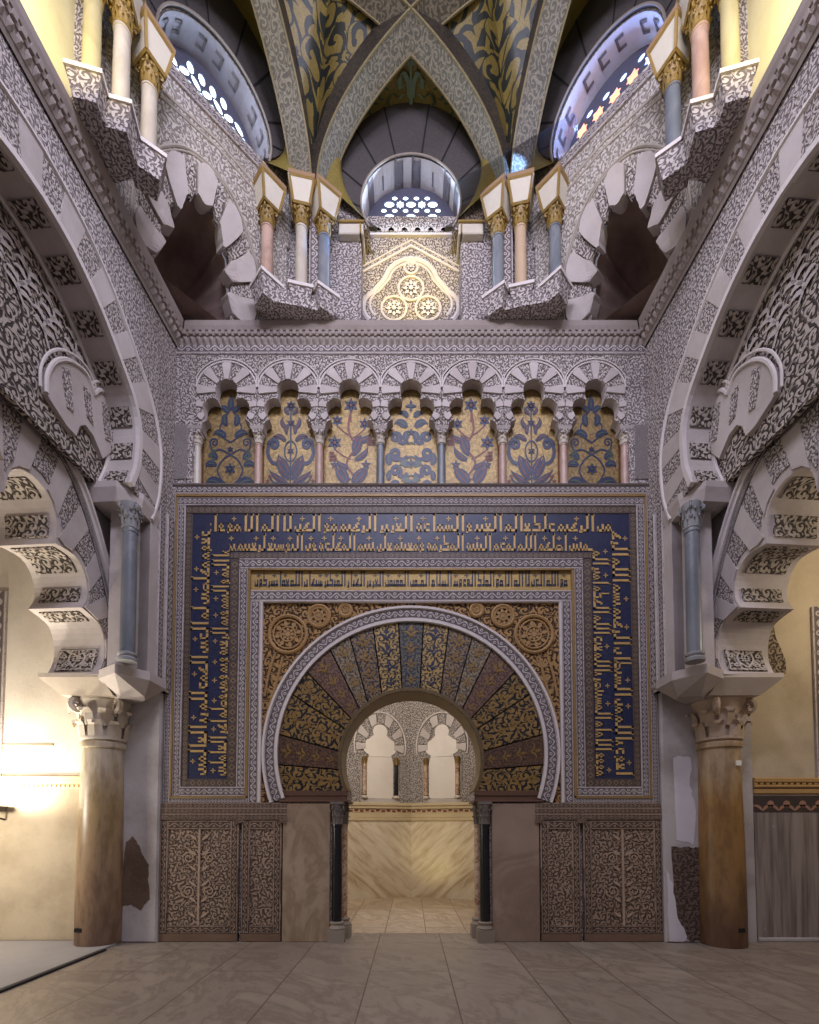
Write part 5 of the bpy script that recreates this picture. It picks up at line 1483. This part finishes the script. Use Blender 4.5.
for sx, sd in ((-1, 'left'), (1, 'right')):
    fr = diag_frame(sx)
    cu = CU
    lun = lunette(cu, CZ, .66, CZL)
    m = MB(); m.plate(fr, [(-.1, ZQ1), (LD + .1, ZQ1), (LD + .1, 11.6), (-.1, 11.6)], [lun], 0, .14, True, side=1); m.cur = 0
    outl = [(0, 0), (.335, 0)] + [p for p in SQO if p[1] > 0] + [(.665, 0), (1, 0)] + [(1, .25 * k) for k in range(1, 4)] + [(1 - .05 * k, 1) for k in range(21)] + [(0, 1 - .25 * k) for k in range(1, 4)]
    outl = [Vector((a, b, 0)) for a, b in outl]
    for tr in geometry.tessellate_polygon([outl]):
        for q in subdiv(tuple(outl[i] for i in tr), 2):
            m.face([squinch(sx, p.x, p.y) for p in q], [(p.x * 2.2, p.y * 1.25) for p in q])
    struct(m, 'wall_squinch_' + sd, [m_sq, ST_PLAIN])
    t = thing('squinch_arch', 'white scalloped squinch arch over a dark corner niche on the upper %s' % sd, 'arch', tuple(squinch(sx, .5, .2)))
    N = 13; cz = .26
    def hit_edge(an):
        d = (math.cos(an) * .42, math.sin(an)); r0 = 0
        for p, q in zip(SQO, SQO[1:]):
            e = (q[0] - p[0], q[1] - p[1]); w_ = (p[0] - .5, p[1] - cz); den = d[0] * e[1] - d[1] * e[0]
            if abs(den) < 1e-9: continue
            tt = (w_[0] * e[1] - w_[1] * e[0]) / den; ss = (w_[0] * d[1] - w_[1] * d[0]) / den
            if tt > 0 and -1e-6 <= ss <= 1.000001: r0 = max(r0, tt)
        return r0 or .38
    for k in range(N):
        plain = k % 2 == 0; st_ = (PI + .84) / (7 * 1.3 + 6 * .7)
        a0 = -.42 + st_ * (1.3 * ((k + 1) // 2) + .7 * (k // 2)); a1 = a0 + st_ * (1.3 if plain else .7) - .025
        n = 6; rows = []
        for j in range(n + 1):
            an = lerp(a0, a1, j / n); r0 = hit_edge(an)
            r1 = max(.70 + .05 * math.sin(PI * j / n) + (.0 if plain else -.03), r0 + .14)
            r0 += (-.05 * math.sin(PI * j / n) if plain else .015)
            rows.append([(.5 + math.cos(an) * .42 * r, max(.0, cz + math.sin(an) * r)) for r in (r0, lerp(r0, r1, .33), lerp(r0, r1, .67), r1)])
        m = MB(); up, dn = (.055, -.16) if plain else (.02, -.10)
        for j in range(n):
            for c in range(3):
                q = (rows[j][c], rows[j + 1][c], rows[j + 1][c + 1], rows[j][c + 1])
                m.face([squinch(sx, *p, up) for p in q], [(p[0] * 2.2, p[1] * 1.25) for p in q])
            for c, d0 in ((0, dn), (3, 0)):
                p, q = rows[j][c], rows[j + 1][c]
                m.face([squinch(sx, *p, up), squinch(sx, *q, up), squinch(sx, *q, d0), squinch(sx, *p, d0)])
        for j in (0, n):
            for c in range(3):
                p, q = rows[j][c], rows[j][c + 1]
                m.face([squinch(sx, *p, up), squinch(sx, *q, up), squinch(sx, *q, 0 if c else dn), squinch(sx, *p, dn if c == 0 else 0)])
        m.build('voussoir', ST_PLAIN if plain else ST_FINE, t)
    m = MB()
    for rr, th_ in ((.77, .010), (.80, .016)):
        m.tube([squinch(sx, .5 + rr * .42 * math.cos(a), max(.0, cz + rr * math.sin(a)), .004) for a in [-.3 + (PI + .6) * i / 36 for i in range(37)]], th_, 6)
    m.build('outer_moulding', m_sqm, t, .8)
    # zigzag fillets across the field
    m = MB()
    for z0 in (9.22, 9.30): m.tube([fr(-.05 + .0 * i, z0 + .0 * i, .0) if i == 0 else fr(CU, z0 + .14, 0) if i == 1 else fr(LD, z0, 0) for i in range(3)], .018, 6)
    tag(m.build('chevron_fillet', m_sqm, None, .8), 'chevron line carved between the %s squinch arch and its window' % sd, 'moulding')
    # the dark conch behind
    m = MB()
    e_ = -fr.N; cb = squinch(sx, .5, 0) + e_ * .5 + Vector((0, 0, .38))
    sq_ = resample(SQO, 32)
    def cc(a, b):
        x = a * 32; k = min(31, int(x)); p = (lerp(sq_[k][0], sq_[k + 1][0], x - k), lerp(sq_[k][1], sq_[k + 1][1], x - k))
        o = .5 + (p[0] - .5) * (1 + .35 * math.sin(PI * b) * (1 - b))
        q = squinch(sx, o, p[1], -.10)
        return q.lerp(cb, b) + e_ * (.45 * math.sin(PI * b) + .03 * math.sin(9 * a + 7 * b)) + Vector((0, 0, .16 * math.sin(PI * b)))
    m.grid(cc, 32, 10)
    a_, b_ = squinch(sx, .33, .0, -.1), squinch(sx, .67, .0, -.1)
    m.face([a_ + Vector((0, 0, .02)), b_ + Vector((0, 0, .02)), b_ + e_ * .9 + Vector((0, 0, .02)), a_ + e_ * .9 + Vector((0, 0, .02))])
    tag(m.build('corner_conch', NICHE, None, .8), 'dark rough plaster niche seen through the %s squinch arch' % sd, 'niche')
    # window, wall arch
    window('window_2' if sx < 0 else 'window_3', fr, cu, CZ, .66, CZL, -.30, 'petal' if sx < 0 else 'starburst', 'slanting lunette window on the upper %s' % sd)
    m = MB(); L = 0
    for a, b in zip(lun, lun[1:]):
        e = math.dist(a, b); m.face([fr(*[cu + (a[0] - cu) * .99, a[1] - .005], .0), fr(cu + (b[0] - cu) * .99, b[1] - .005, 0), fr(cu + (b[0] - cu) * .99, b[1] - .005, -.30), fr(cu + (a[0] - cu) * .99, a[1] - .005, -.30)], [(L, 0), (L + e, 0), (L + e, .3), (L, .3)]); L += e
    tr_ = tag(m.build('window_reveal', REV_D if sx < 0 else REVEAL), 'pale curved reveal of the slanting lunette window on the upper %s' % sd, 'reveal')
    n_ = len(lun) - 1
    for k in range(9):
        m = MB()
        i = 2 + k * 2 + (k // 3); i = min(i, n_ - 1)
        for (v0, v1) in ((.06, .09), (.16, .19)):
            a, b = lun[i], lun[i + 1]
            q = lambda p, v: fr(cu + (p[0] - cu) * .975, p[1] - .012, -v)
            m.face([q(a, v0), q(b, v0), q(b, v1), q(a, v1)])
        a = lun[i]; b = (lerp(lun[i][0], lun[i + 1][0], .3), lerp(lun[i][1], lun[i + 1][1], .3)); m.face([q(a, .06), q(b, .06), q(b, .19), q(a, .19)])
        m.build('painted_sign', m_sign, tr_)
    inn, out = wall_curves(cu, CZ, .675, CZL, .90, 10.48)
    arch_band(fr, cu, inn, out, .04, 9, 'dark painted wall arch over the slanting %s window' % sd)
    m = MB(); m.bar(fr, cu - .75, cu + .75, 9.62, 9.72, 0, .035, 'u', .01)
    tag(m.build('carved_string_course', ST_BAND), 'carved band under the slanting %s window' % sd, 'moulding')
    # --- side face
    fs = Fr((sx * 3.06, 0, 0), (0, -1, 0), (0, 0, 1), (-sx, 0, 0))
    inn_, out_ = wall_curves(2.455, 9.63, .655, 9.27, .925, 10.08)
    m = MB(); m.plate(fs, [(1.45, ZR), (1.80, ZR), (1.80, 9.27)] + inn_ + [(3.11, 9.27), (3.11, ZR), (4.4, ZR), (4.4, 11.5), (1.45, 11.5)], (), 0, .4, True); struct(m, 'wall_drum_' + sd, ST_CARVE)
    arch_band(fs, 2.455, inn_, out_, .03, 9, 'dark painted wall arch at the edge of the picture on the upper %s' % sd)
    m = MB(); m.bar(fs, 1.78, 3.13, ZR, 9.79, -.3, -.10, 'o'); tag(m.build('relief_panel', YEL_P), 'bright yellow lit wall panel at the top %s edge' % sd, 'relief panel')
    window('window_4' if sx < 0 else 'window_5', fs, 2.455, 9.63, .65, 9.78, -.30, 'star', 'side lunette window on the %s' % sd)
m = None
m_gs = m_tess("green scroll", rgb(70, 86, 52), rgb(44, 54, 36), .4)
# ------------------------------------------------------------------ drum columns with gilt block imposts
def drum_column(cx, cy, sx, mat_, rot, label, z0=8.10, tilt=1.0, zt=8.93):
    t = thing('drum_column', label, 'column', (cx, cy, ZR + .16), 'small columns round the drum')
    r = .075
    m = MB(); m.lathe(cx, cy, [(r * 1.3, 0), (r * 1.35, .02), (r * 1.1, .035), (r * 1.2, .05), (r * 1.02, .06)], 16, z0); m.build('base', CAPW, t, .6)
    m = MB(); m.lathe(cx, cy, shaft_profile(r, r * .95, zt - z0 - .06), 18, z0 + .06); m.build('shaft', mat_, t, .6)
    m = MB(); leafy_capital(m, cx, cy, zt - .01, zt + .22, r, 8, rot); m.build('gilt_capital', OLDGOLD, t, .5)
    zi, zj, h0, h1 = zt + .22, zt + .50, .10, .15
    g = MB()
    m = MB(); m.box(cx, cy, zi, zj, h0, h0, rot, h1 / h0); b = m.build('white_block', BOXW, t)
    ca, sa = math.cos(rot), math.sin(rot)
    R = lambda a, b_, z: Vector((cx + a * ca - b_ * sa, cy + a * sa + b_ * ca, z))
    for (h, z) in ((h0, zi), (h1, zj)):
        c = [R(a * h, b_ * h, z) for a, b_ in ((-1, -1), (1, -1), (1, 1), (-1, 1))]
        for i in range(4): g.tube([c[i], c[(i + 1) % 4]], .018, 4)
    for a, b_ in ((-1, -1), (1, -1), (1, 1), (-1, 1)): g.tube([R(a * h0, b_ * h0, zi), R(a * h1, b_ * h1, zj)], .018, 4)
    g.build('gilt_edge', OLDGOLD, b)
    m = MB(); m.box(cx, cy, zj, zj + .05, h1 * 1.08, h1 * 1.08, rot, 1.03); m.build('top_slab', m_top, t)
m_top = m_plain('block top slab', rgb(150, 120, 88), .3, .7)
for sx, sd in ((-1, 'left'), (1, 'right')):
    q = PI / 4
    drum_column(sx * 1.11, -.17, sx, BLUE_M, sx * -.62, 'small blue grey drum column nearest the central window on its %s' % sd)
    drum_column(sx * 1.39, -.21, sx, WHITE_M if sx < 0 else m_plain('tan marble', rgb(196, 170, 140), .3, .4), sx * -.18, 'small %s drum column in the middle of the %s cluster of three' % ('white' if sx < 0 else 'tan', sd), 8.10, 1, 9.0)
    drum_column(sx * 1.79, -.32, sx, PINK_M if sx < 0 else BLUE_M, q, 'small %s drum column beside the %s scalloped squinch' % ('rose' if sx < 0 else 'grey', sd), 8.10, 1, 8.86)
    drum_column(sx * 2.65, -1.44, sx, WHITE_M if sx < 0 else BLUE_M, sx * .5, 'thin %s drum column outside the %s scalloped squinch' % ('pale' if sx < 0 else 'dark blue', sd), 8.10, 1, 8.86)
    drum_column(sx * 2.76, -1.72, sx, WHITE_M if sx < 0 else PINK_M, sx * -.2, '%s drum column high on the %s wall, next to the yellowish one' % ('white' if sx < 0 else 'rose', sd), 8.10, 1, 9.0)
    drum_column(sx * 2.92, -1.90, sx, YEL_M, sx * .2, 'yellowish drum column closest to the %s edge of the picture' % sd, 8.10, 1, 9.0)
    # stepped plinth with corner points
    for (nm_l, cs) in (('near the central window', ((1.11, .17, .62), (1.39, .21, .2), (1.79, .32, PI / 4))), ('high on the %s wall' % sd, ((2.65, 1.44, .6), (2.76, 1.72, .2), (2.92, 1.90, .2)))):
        t = thing('zigzag_plinth', 'carved zigzag plinth under the %s drum columns %s' % (sd, nm_l), 'plinth', (sx * cs[1][0], -cs[1][1], ZR))
        m = MB(); n_ = MB()
        for (x, d, r) in cs:
            ra = -sx * r if r != PI / 4 else r
            m.box(sx * x, -d, ZC1 + .004, ZR + .11, .10, .10, ra, 1.4); n_.box(sx * x, -d, ZR + .11, ZR + .15, .155, .155, ra)
        a, b = cs[0], cs[2]
        ex_ = .06
        bk = (.30, .24) if cs[0][0] < 2 else (.02, .02)
        q = [(a[0] - ex_ * (cs[0][0] < 2), a[1] + ex_), (b[0] - ex_ * (cs[0][0] > 2), b[1] + ex_), (b[0] + .1 + .1 * (cs[0][0] > 2), b[1] - bk[0]), (a[0] + .4 * (cs[0][0] > 2), a[1] - bk[1])]
        m.hexa([Vector((sx * x, -d, ZC1 + .012)) for x, d in q], [Vector((sx * x, -d, ZR + .10)) for x, d in q])
        m.build('carved_body', ST_CARVE, t); n_.build('top_ledge', ST_EDGE, t)
    # fluted stucco strips between the columns
    m = MB()
    m.bar(FB, *sorted((sx * 1.16, sx * 1.30)), ZR, 9.3, 0, .16, 'v'); 
    tag(m.build('carved_pilaster', ST_BAND), 'carved stucco pilaster strips behind the %s drum columns' % sd, 'pilaster')

# ------------------------------------------------------------------ vault ribs
DCN = 2.95
def rib_line(p, q): return Vector((p[0], -p[1], 0)), Vector((q[0], -q[1], 0))
ZSP, HR = 9.46, 1.58
def rib_z(t): return ZSP + HR * math.sqrt(max(0, 1 - (2 * t - 1) ** 2))
def rib(p, q, label):
    a, b = rib_line(p, q); d = (b - a).normalized(); s_ = Vector((-d.y, d.x, 0))
    t = thing('vault_rib', label, 'rib', tuple(a + Vector((0, 0, ZSP))), 'crossing ribs of the vault')
    m = MB(); e = MB(); n = 48; W, H_ = .145, .27
    prev = None; L = 0
    # profile along the ellipse, thicker outwards
    for i in range(n + 1):
        th = PI * i / n; tt = (1 - math.cos(th)) / 2
        base = a + (b - a) * tt
        z = ZSP + HR * math.sin(th)
        Lh = (b - a).length / 2
        nx = math.cos(th) * HR; nz = math.sin(th) * Lh; l = math.hypot(nx, nz)
        nv = (-d * (nx / l) + Vector((0, 0, nz / l)))
        c = base + Vector((0, 0, z))
        cur = [c - s_ * W, c + s_ * W, c + s_ * W + nv * H_, c - s_ * W + nv * H_]
        if prev:
            dl = (cur[0] - prev[0]).length
            for k in range(4):
                j = (k + 1) % 4
                w0, w1 = (0, .26)
                m.cur = 1 if k == 0 else 0
                m.face([prev[k], cur[k], cur[j], prev[j]], [(L, 0), (L + dl, 0), (L + dl, .27), (L, .27)])
            L += dl
        prev = cur
        if i % 1 == 0: e.cur = 0
    m.build('rib_body', [RIBM, RIBS], t)
    g1 = []; g2 = []
    for i in range(n + 1):
        th = PI * i / n; base = a + (b - a) * ((1 - math.cos(th)) / 2); c = base + Vector((0, 0, ZSP + HR * math.sin(th)))
        g1.append(c - s_ * W); g2.append(c + s_ * W)
    e.tube(g1, .014, 5); e.tube(g2, .014, 5); e.build('pale_arris', RIBE, t, .8)
F2 = lambda p: (p[0], 2 * DCN - p[1])
A1, A2 = (-1.12, .20), (-1.39, .24); B1, B2 = (1.12, .20), (1.39, .24)
H1, H2 = (-2.88, 1.86), (-2.76, 1.72); C1, C2 = (2.88, 1.86), (2.76, 1.72)
ribs = [(A1, C1, 'vault rib rising from the left of the central window towards the right wall'), (B1, H1, 'vault rib rising from the right of the central window towards the left wall'),
        (A2, F2(H2), 'vault rib running from the back left cluster towards the viewer on the left'), (B2, F2(C2), 'vault rib running from the back right cluster towards the viewer on the right'),
        (H2, F2(A2), 'vault rib running from the left wall cluster across the front left'), (C2, F2(B2), 'vault rib running from the right wall cluster across the front right'),
        (F2(H1), F2(B1), 'vault rib from the near left wall towards the front right'), (F2(C1), F2(A1), 'vault rib from the near right wall towards the front left')]
for p, q, l in ribs: rib(p, q, l)

# ------------------------------------------------------------------ webs of the vault
def isect(p, q, r, s):
    d1 = (q[0] - p[0], q[1] - p[1]); d2 = (s[0] - r[0], s[1] - r[1]); den = d1[0] * d2[1] - d1[1] * d2[0]
    return ((r[0] - p[0]) * d2[1] - (r[1] - p[1]) * d2[0]) / den
def rib_pt(p, q, t, up=.2):
    a, b = rib_line(p, q); v = a + (b - a) * t; v.z = rib_z(t) + up; return v
def bay(fr, cx, outer, ra, rb, name, label):
    """web from the wall arch (outer, left to right) to the two crossing ribs"""
    ta = isect(ra[0], ra[1], rb[0], rb[1]); tb = isect(rb[0], rb[1], ra[0], ra[1])
    n = len(outer) - 1
    def g(i_, j):
        x = i_ * n; k = min(int(x), n - 1); w = Vector(fr(lerp(outer[k][0], outer[k + 1][0], x - k), lerp(outer[k][1], outer[k + 1][1], x - k), .0))
        if i_ <= .5: th = ta * (i_ * 2) ** 1.6; r = rib_pt(ra[0], ra[1], th)
        else: th = tb * ((1 - i_) * 2) ** 1.6; r = rib_pt(rb[0], rb[1], th)
        return w.lerp(r, j)
    m = MB(); m.grid(g, 40, 8)
    o = m.build(name, WEB, None, .8); tag(o, label, 'vault'); return o, g
def wc(cx, zc, ro, zo, zlow=9.27):
    return wall_curves(cx, zc, .645, zlow, ro, zo)[1]
o, gb = bay(FB, 0, wc(0, 9.63, .925, 10.08), (A1, C1), (B1, H1), 'vault_web', 'gold mosaic vault web with blue green palmette above the central window')
# palmette on it
def gfn(u, v, w):
    p = gb(min(.999, max(.001, .5 + u)), min(.98, max(0.02, v))); return p + Vector((0, -.02, -.03 - w))
PAL = MB(); PB = MB()
for d_ in (-1, 1):
    PAL.ribbon(gfn, [(d_ * .006, .10), (d_ * .008, .30), (d_ * .022, .44), (d_ * .034, .36), (d_ * .030, .24), (d_ * .018, .28)], [.008, .012, .013, .013, .010, .006])
    PAL.ribbon(gfn, [(d_ * .004, .14), (d_ * .022, .16), (d_ * .034, .10)], [.008, .010, .004])
    for (u0, v0) in ((.05, .10), (.08, .26), (.11, .12), (.14, .25)):
        PB.ribbon(gfn, spline([(d_ * u0, v0 - .08), (d_ * (u0 + .015), v0), (d_ * (u0 + .005), v0 + .12), (d_ * (u0 - .012), v0 + .04)], 5), .007)
PAL.ribbon(gfn, [(0, .02), (0, .62)], [.010, .005]); PAL.ribbon(gfn, [(-.010, .52), (.010, .52)], .05)
PAL.build('blue_green_palmette', WEB_LT, o); PB.build('green_scroll', m_gs, o)
for sx, sd in ((-1, 'left'), (1, 'right')):
    fr = diag_frame(sx)
    if sx < 0: bay(fr, CU, wall_curves(CU, CZ, .675, CZL, .90, 10.48)[1], (A2, F2(H2)), (H1, B1), 'vault_web', 'gold mosaic vault web over the slanting left window')
    else: bay(fr, CU, wall_curves(CU, CZ, .675, CZL, .90, 10.48)[1], (B2, F2(C2)), (C1, A1), 'vault_web', 'gold mosaic vault web over the slanting right window')
    fs = Fr((sx * 3.06, 0, 0), (0, -1, 0), (0, 0, 1), (-sx, 0, 0))
    ho = wc(2.455, 9.63, .925, 10.08)
    if sx < 0: bay(fs, 2.455, ho, (H2, F2(A2)), (F2(H2), A2), 'vault_web', 'gold mosaic vault web at the left side of the vault')
    else: bay(fs, 2.455, ho, (C2, F2(B2)), (F2(C2), B2), 'vault_web', 'gold mosaic vault web at the right side of the vault')
# the inner dome over the star of ribs
VERT = [(-1.25, .22), (1.25, .22), (2.82, 1.8), (2.82, 4.1), (1.25, 5.68), (-1.25, 5.68), (-2.82, 4.1), (-2.82, 1.8)]
def star_r(th):
    best = 9.0
    dx, dy = math.cos(th), math.sin(th)
    hits = []
    for i in range(8):
        p, q = VERT[i], VERT[(i + 2) % 8]
        px, py = p[0], p[1] - DCN; ex, ey = q[0] - p[0], q[1] - p[1]
        den = dx * ey - dy * ex
        if abs(den) < 1e-9: continue
        t = (px * ey - py * ex) / den; s_ = (px * dy - py * dx) / den
        if t > 0 and -1e-6 <= s_ <= 1.000001: hits.append((t, s_))
    t, s_ = max(hits)
    return t, s_
def dome(th, k, dz=0.0):
    R, s_ = star_r(th)
    zr = rib_z(s_) + .22; zt = 12.2
    r = R * k
    z = zt - (zt - zr) * k ** 2.1
    return Vector((r * math.cos(th), -(DCN + r * math.sin(th)), z - dz))
m = MB(); m.grid(lambda a, b: dome(2 * PI * a, b), 160, 16, lambda a, b: (2 * PI * a * 2.3, b * star_r(2 * PI * a)[0] * 1.5))
dm = struct(m, 'ceiling_dome', WEBD, .8)
# ------------------------------------------------------------------ light
w = bpy.data.worlds.new('world'); sc.world = w; w.use_nodes = True
w.node_tree.nodes['Background'].inputs[0].default_value = (.76, .71, .88, 1)
w.node_tree.nodes['Background'].inputs[1].default_value = .19
def area(name, loc, aim, size, power, col, sy=None):
    l = bpy.data.lights.new(name, 'AREA'); l.energy = power; l.color = col; l.size = size
    if sy: l.shape = 'RECTANGLE'; l.size_y = sy
    o = bpy.data.objects.new(name, l); COL.objects.link(o); o.location = loc
    o.rotation_euler = (Vector(aim) - Vector(loc)).to_track_quat('-Z', 'Y').to_euler(); return o
def spot(name, loc, aim, ang, power, col, blend=.6, rad=.05):
    l = bpy.data.lights.new(name, 'SPOT'); l.energy = power; l.color = col; l.spot_size = ang; l.spot_blend = blend; l.shadow_soft_size = rad
    o = bpy.data.objects.new(name, l); COL.objects.link(o); o.location = loc
    o.rotation_euler = (Vector(aim) - Vector(loc)).to_track_quat('-Z', 'Y').to_euler(); return o
def point(name, loc, power, col, rad=.08):
    l = bpy.data.lights.new(name, 'POINT'); l.energy = power; l.color = col; l.shadow_soft_size = rad
    o = bpy.data.objects.new(name, l); COL.objects.link(o); o.location = loc; return o
# daylight of the drum windows behind and beside the viewer
area('daylight_front_window', (0, -5.7, 9.9), (0, 0, 6.2), 1.6, 190, (.78, .77, 1.0), 1.0)
area('daylight_front_left_window', (-2.2, -5.0, 9.9), (.6, 0, 6.2), 1.2, 90, (.78, .77, 1.0), .8)
area('daylight_front_right_window', (2.2, -5.0, 9.9), (-.6, 0, 6.2), 1.2, 90, (.78, .77, 1.0), .8)
area('daylight_back_window', (0, .12, 9.95), (0, -3, 8.2), .7, 18, (.6, .75, 1.0), .4)
area('daylight_right_window', tuple(diag_frame(1)(CU, 10.2, -.22)), (-.5, -3.4, 9.2), .7, 12, (.25, .42, 1.0), .3)
area('daylight_left_window', tuple(diag_frame(-1)(CU, 10.2, -.22)), (.5, -3.4, 9.2), .7, 5, (.6, .74, 1.0), .3)
# lamps
spot('panel_lamp', (0, -1.5, 8.0), (0, .25, 8.85), .80, 120, (1, .76, .10), .7, .1)
for sx in (-1, 1): area('ledge_lamp', (sx * 2.75, -2.6, ZR + .06), (sx * 3.1, -2.4, 9.0), .7, 9, (1, .86, .40), .08)
point('vault_lamp', (0, -2.9, 8.6), 14, (1, .84, .56), .3)
spot('uplight', (-5.06, -.34, 1.68), (-4.75, .0, 2.35), 2.6, 150, (1, .90, .74), .9, .08)
point('left_aisle_lamp', (-5.3, -1.3, 1.7), 105, (1, .92, .80), .15)
point('right_aisle_lamp', (5.6, -1.6, 4.2), 60, (1, .86, .66), .2)
point('chamber_lamp', (0, 1.9, 4.4), 40, (1, .92, .84), .2)
spot('chamber_spot', (-.5, 2.0, .25), (.42, 3.5, .95), .9, 22, (1, .82, .36), .9, .1)
area('chamber_wash', (-.9, 1.0, 3.4), (.5, 3.6, 1.5), .7, 26, (1, .92, .82), .3)
spot('arch_uplight', (-5.3, -1.9, .9), (-3.8, -.75, 3.7), .75, 150, (1, .92, .8), .8, .1)

# dust in the air where the light of the right window falls through
bA, bB = Vector((2.0, -.46, 9.95)), Vector((.56, -.20, 9.46))
nb = NB('dusty air')
nb.nt.nodes.remove(nb.bs)
vs = nb.nt.nodes.new('ShaderNodeVolumeScatter'); vs.inputs['Density'].default_value = .42; vs.inputs['Color'].default_value = (.7, .82, 1, 1); vs.inputs['Anisotropy'].default_value = .0
nb.L(vs.outputs[0], nb.out.inputs['Volume'])
m = MB(); m.tube([bA, (bA + bB) / 2, bB], [.13, .115, .10], 16)
o = m.build('dust_haze', nb.mat); o['kind'] = 'stuff'; o['label'] = 'blue shaft of light in dusty air beside the central window'; o['category'] = 'haze'
spot('window_beam', (2.2, -.50, 10.02), (.56, -.20, 9.46), .26, 700, (.22, .42, 1.0), .5, .02)

sc.view_settings.view_transform = 'Standard'
sc.view_settings.look = 'None'
sc.view_settings.gamma = 1
sc.view_settings.use_curve_mapping = False
sc.view_settings.exposure = 0.3
sc.cycles.use_denoising = True
sc.cycles.max_bounces = 6
sc.cycles.diffuse_bounces = 4
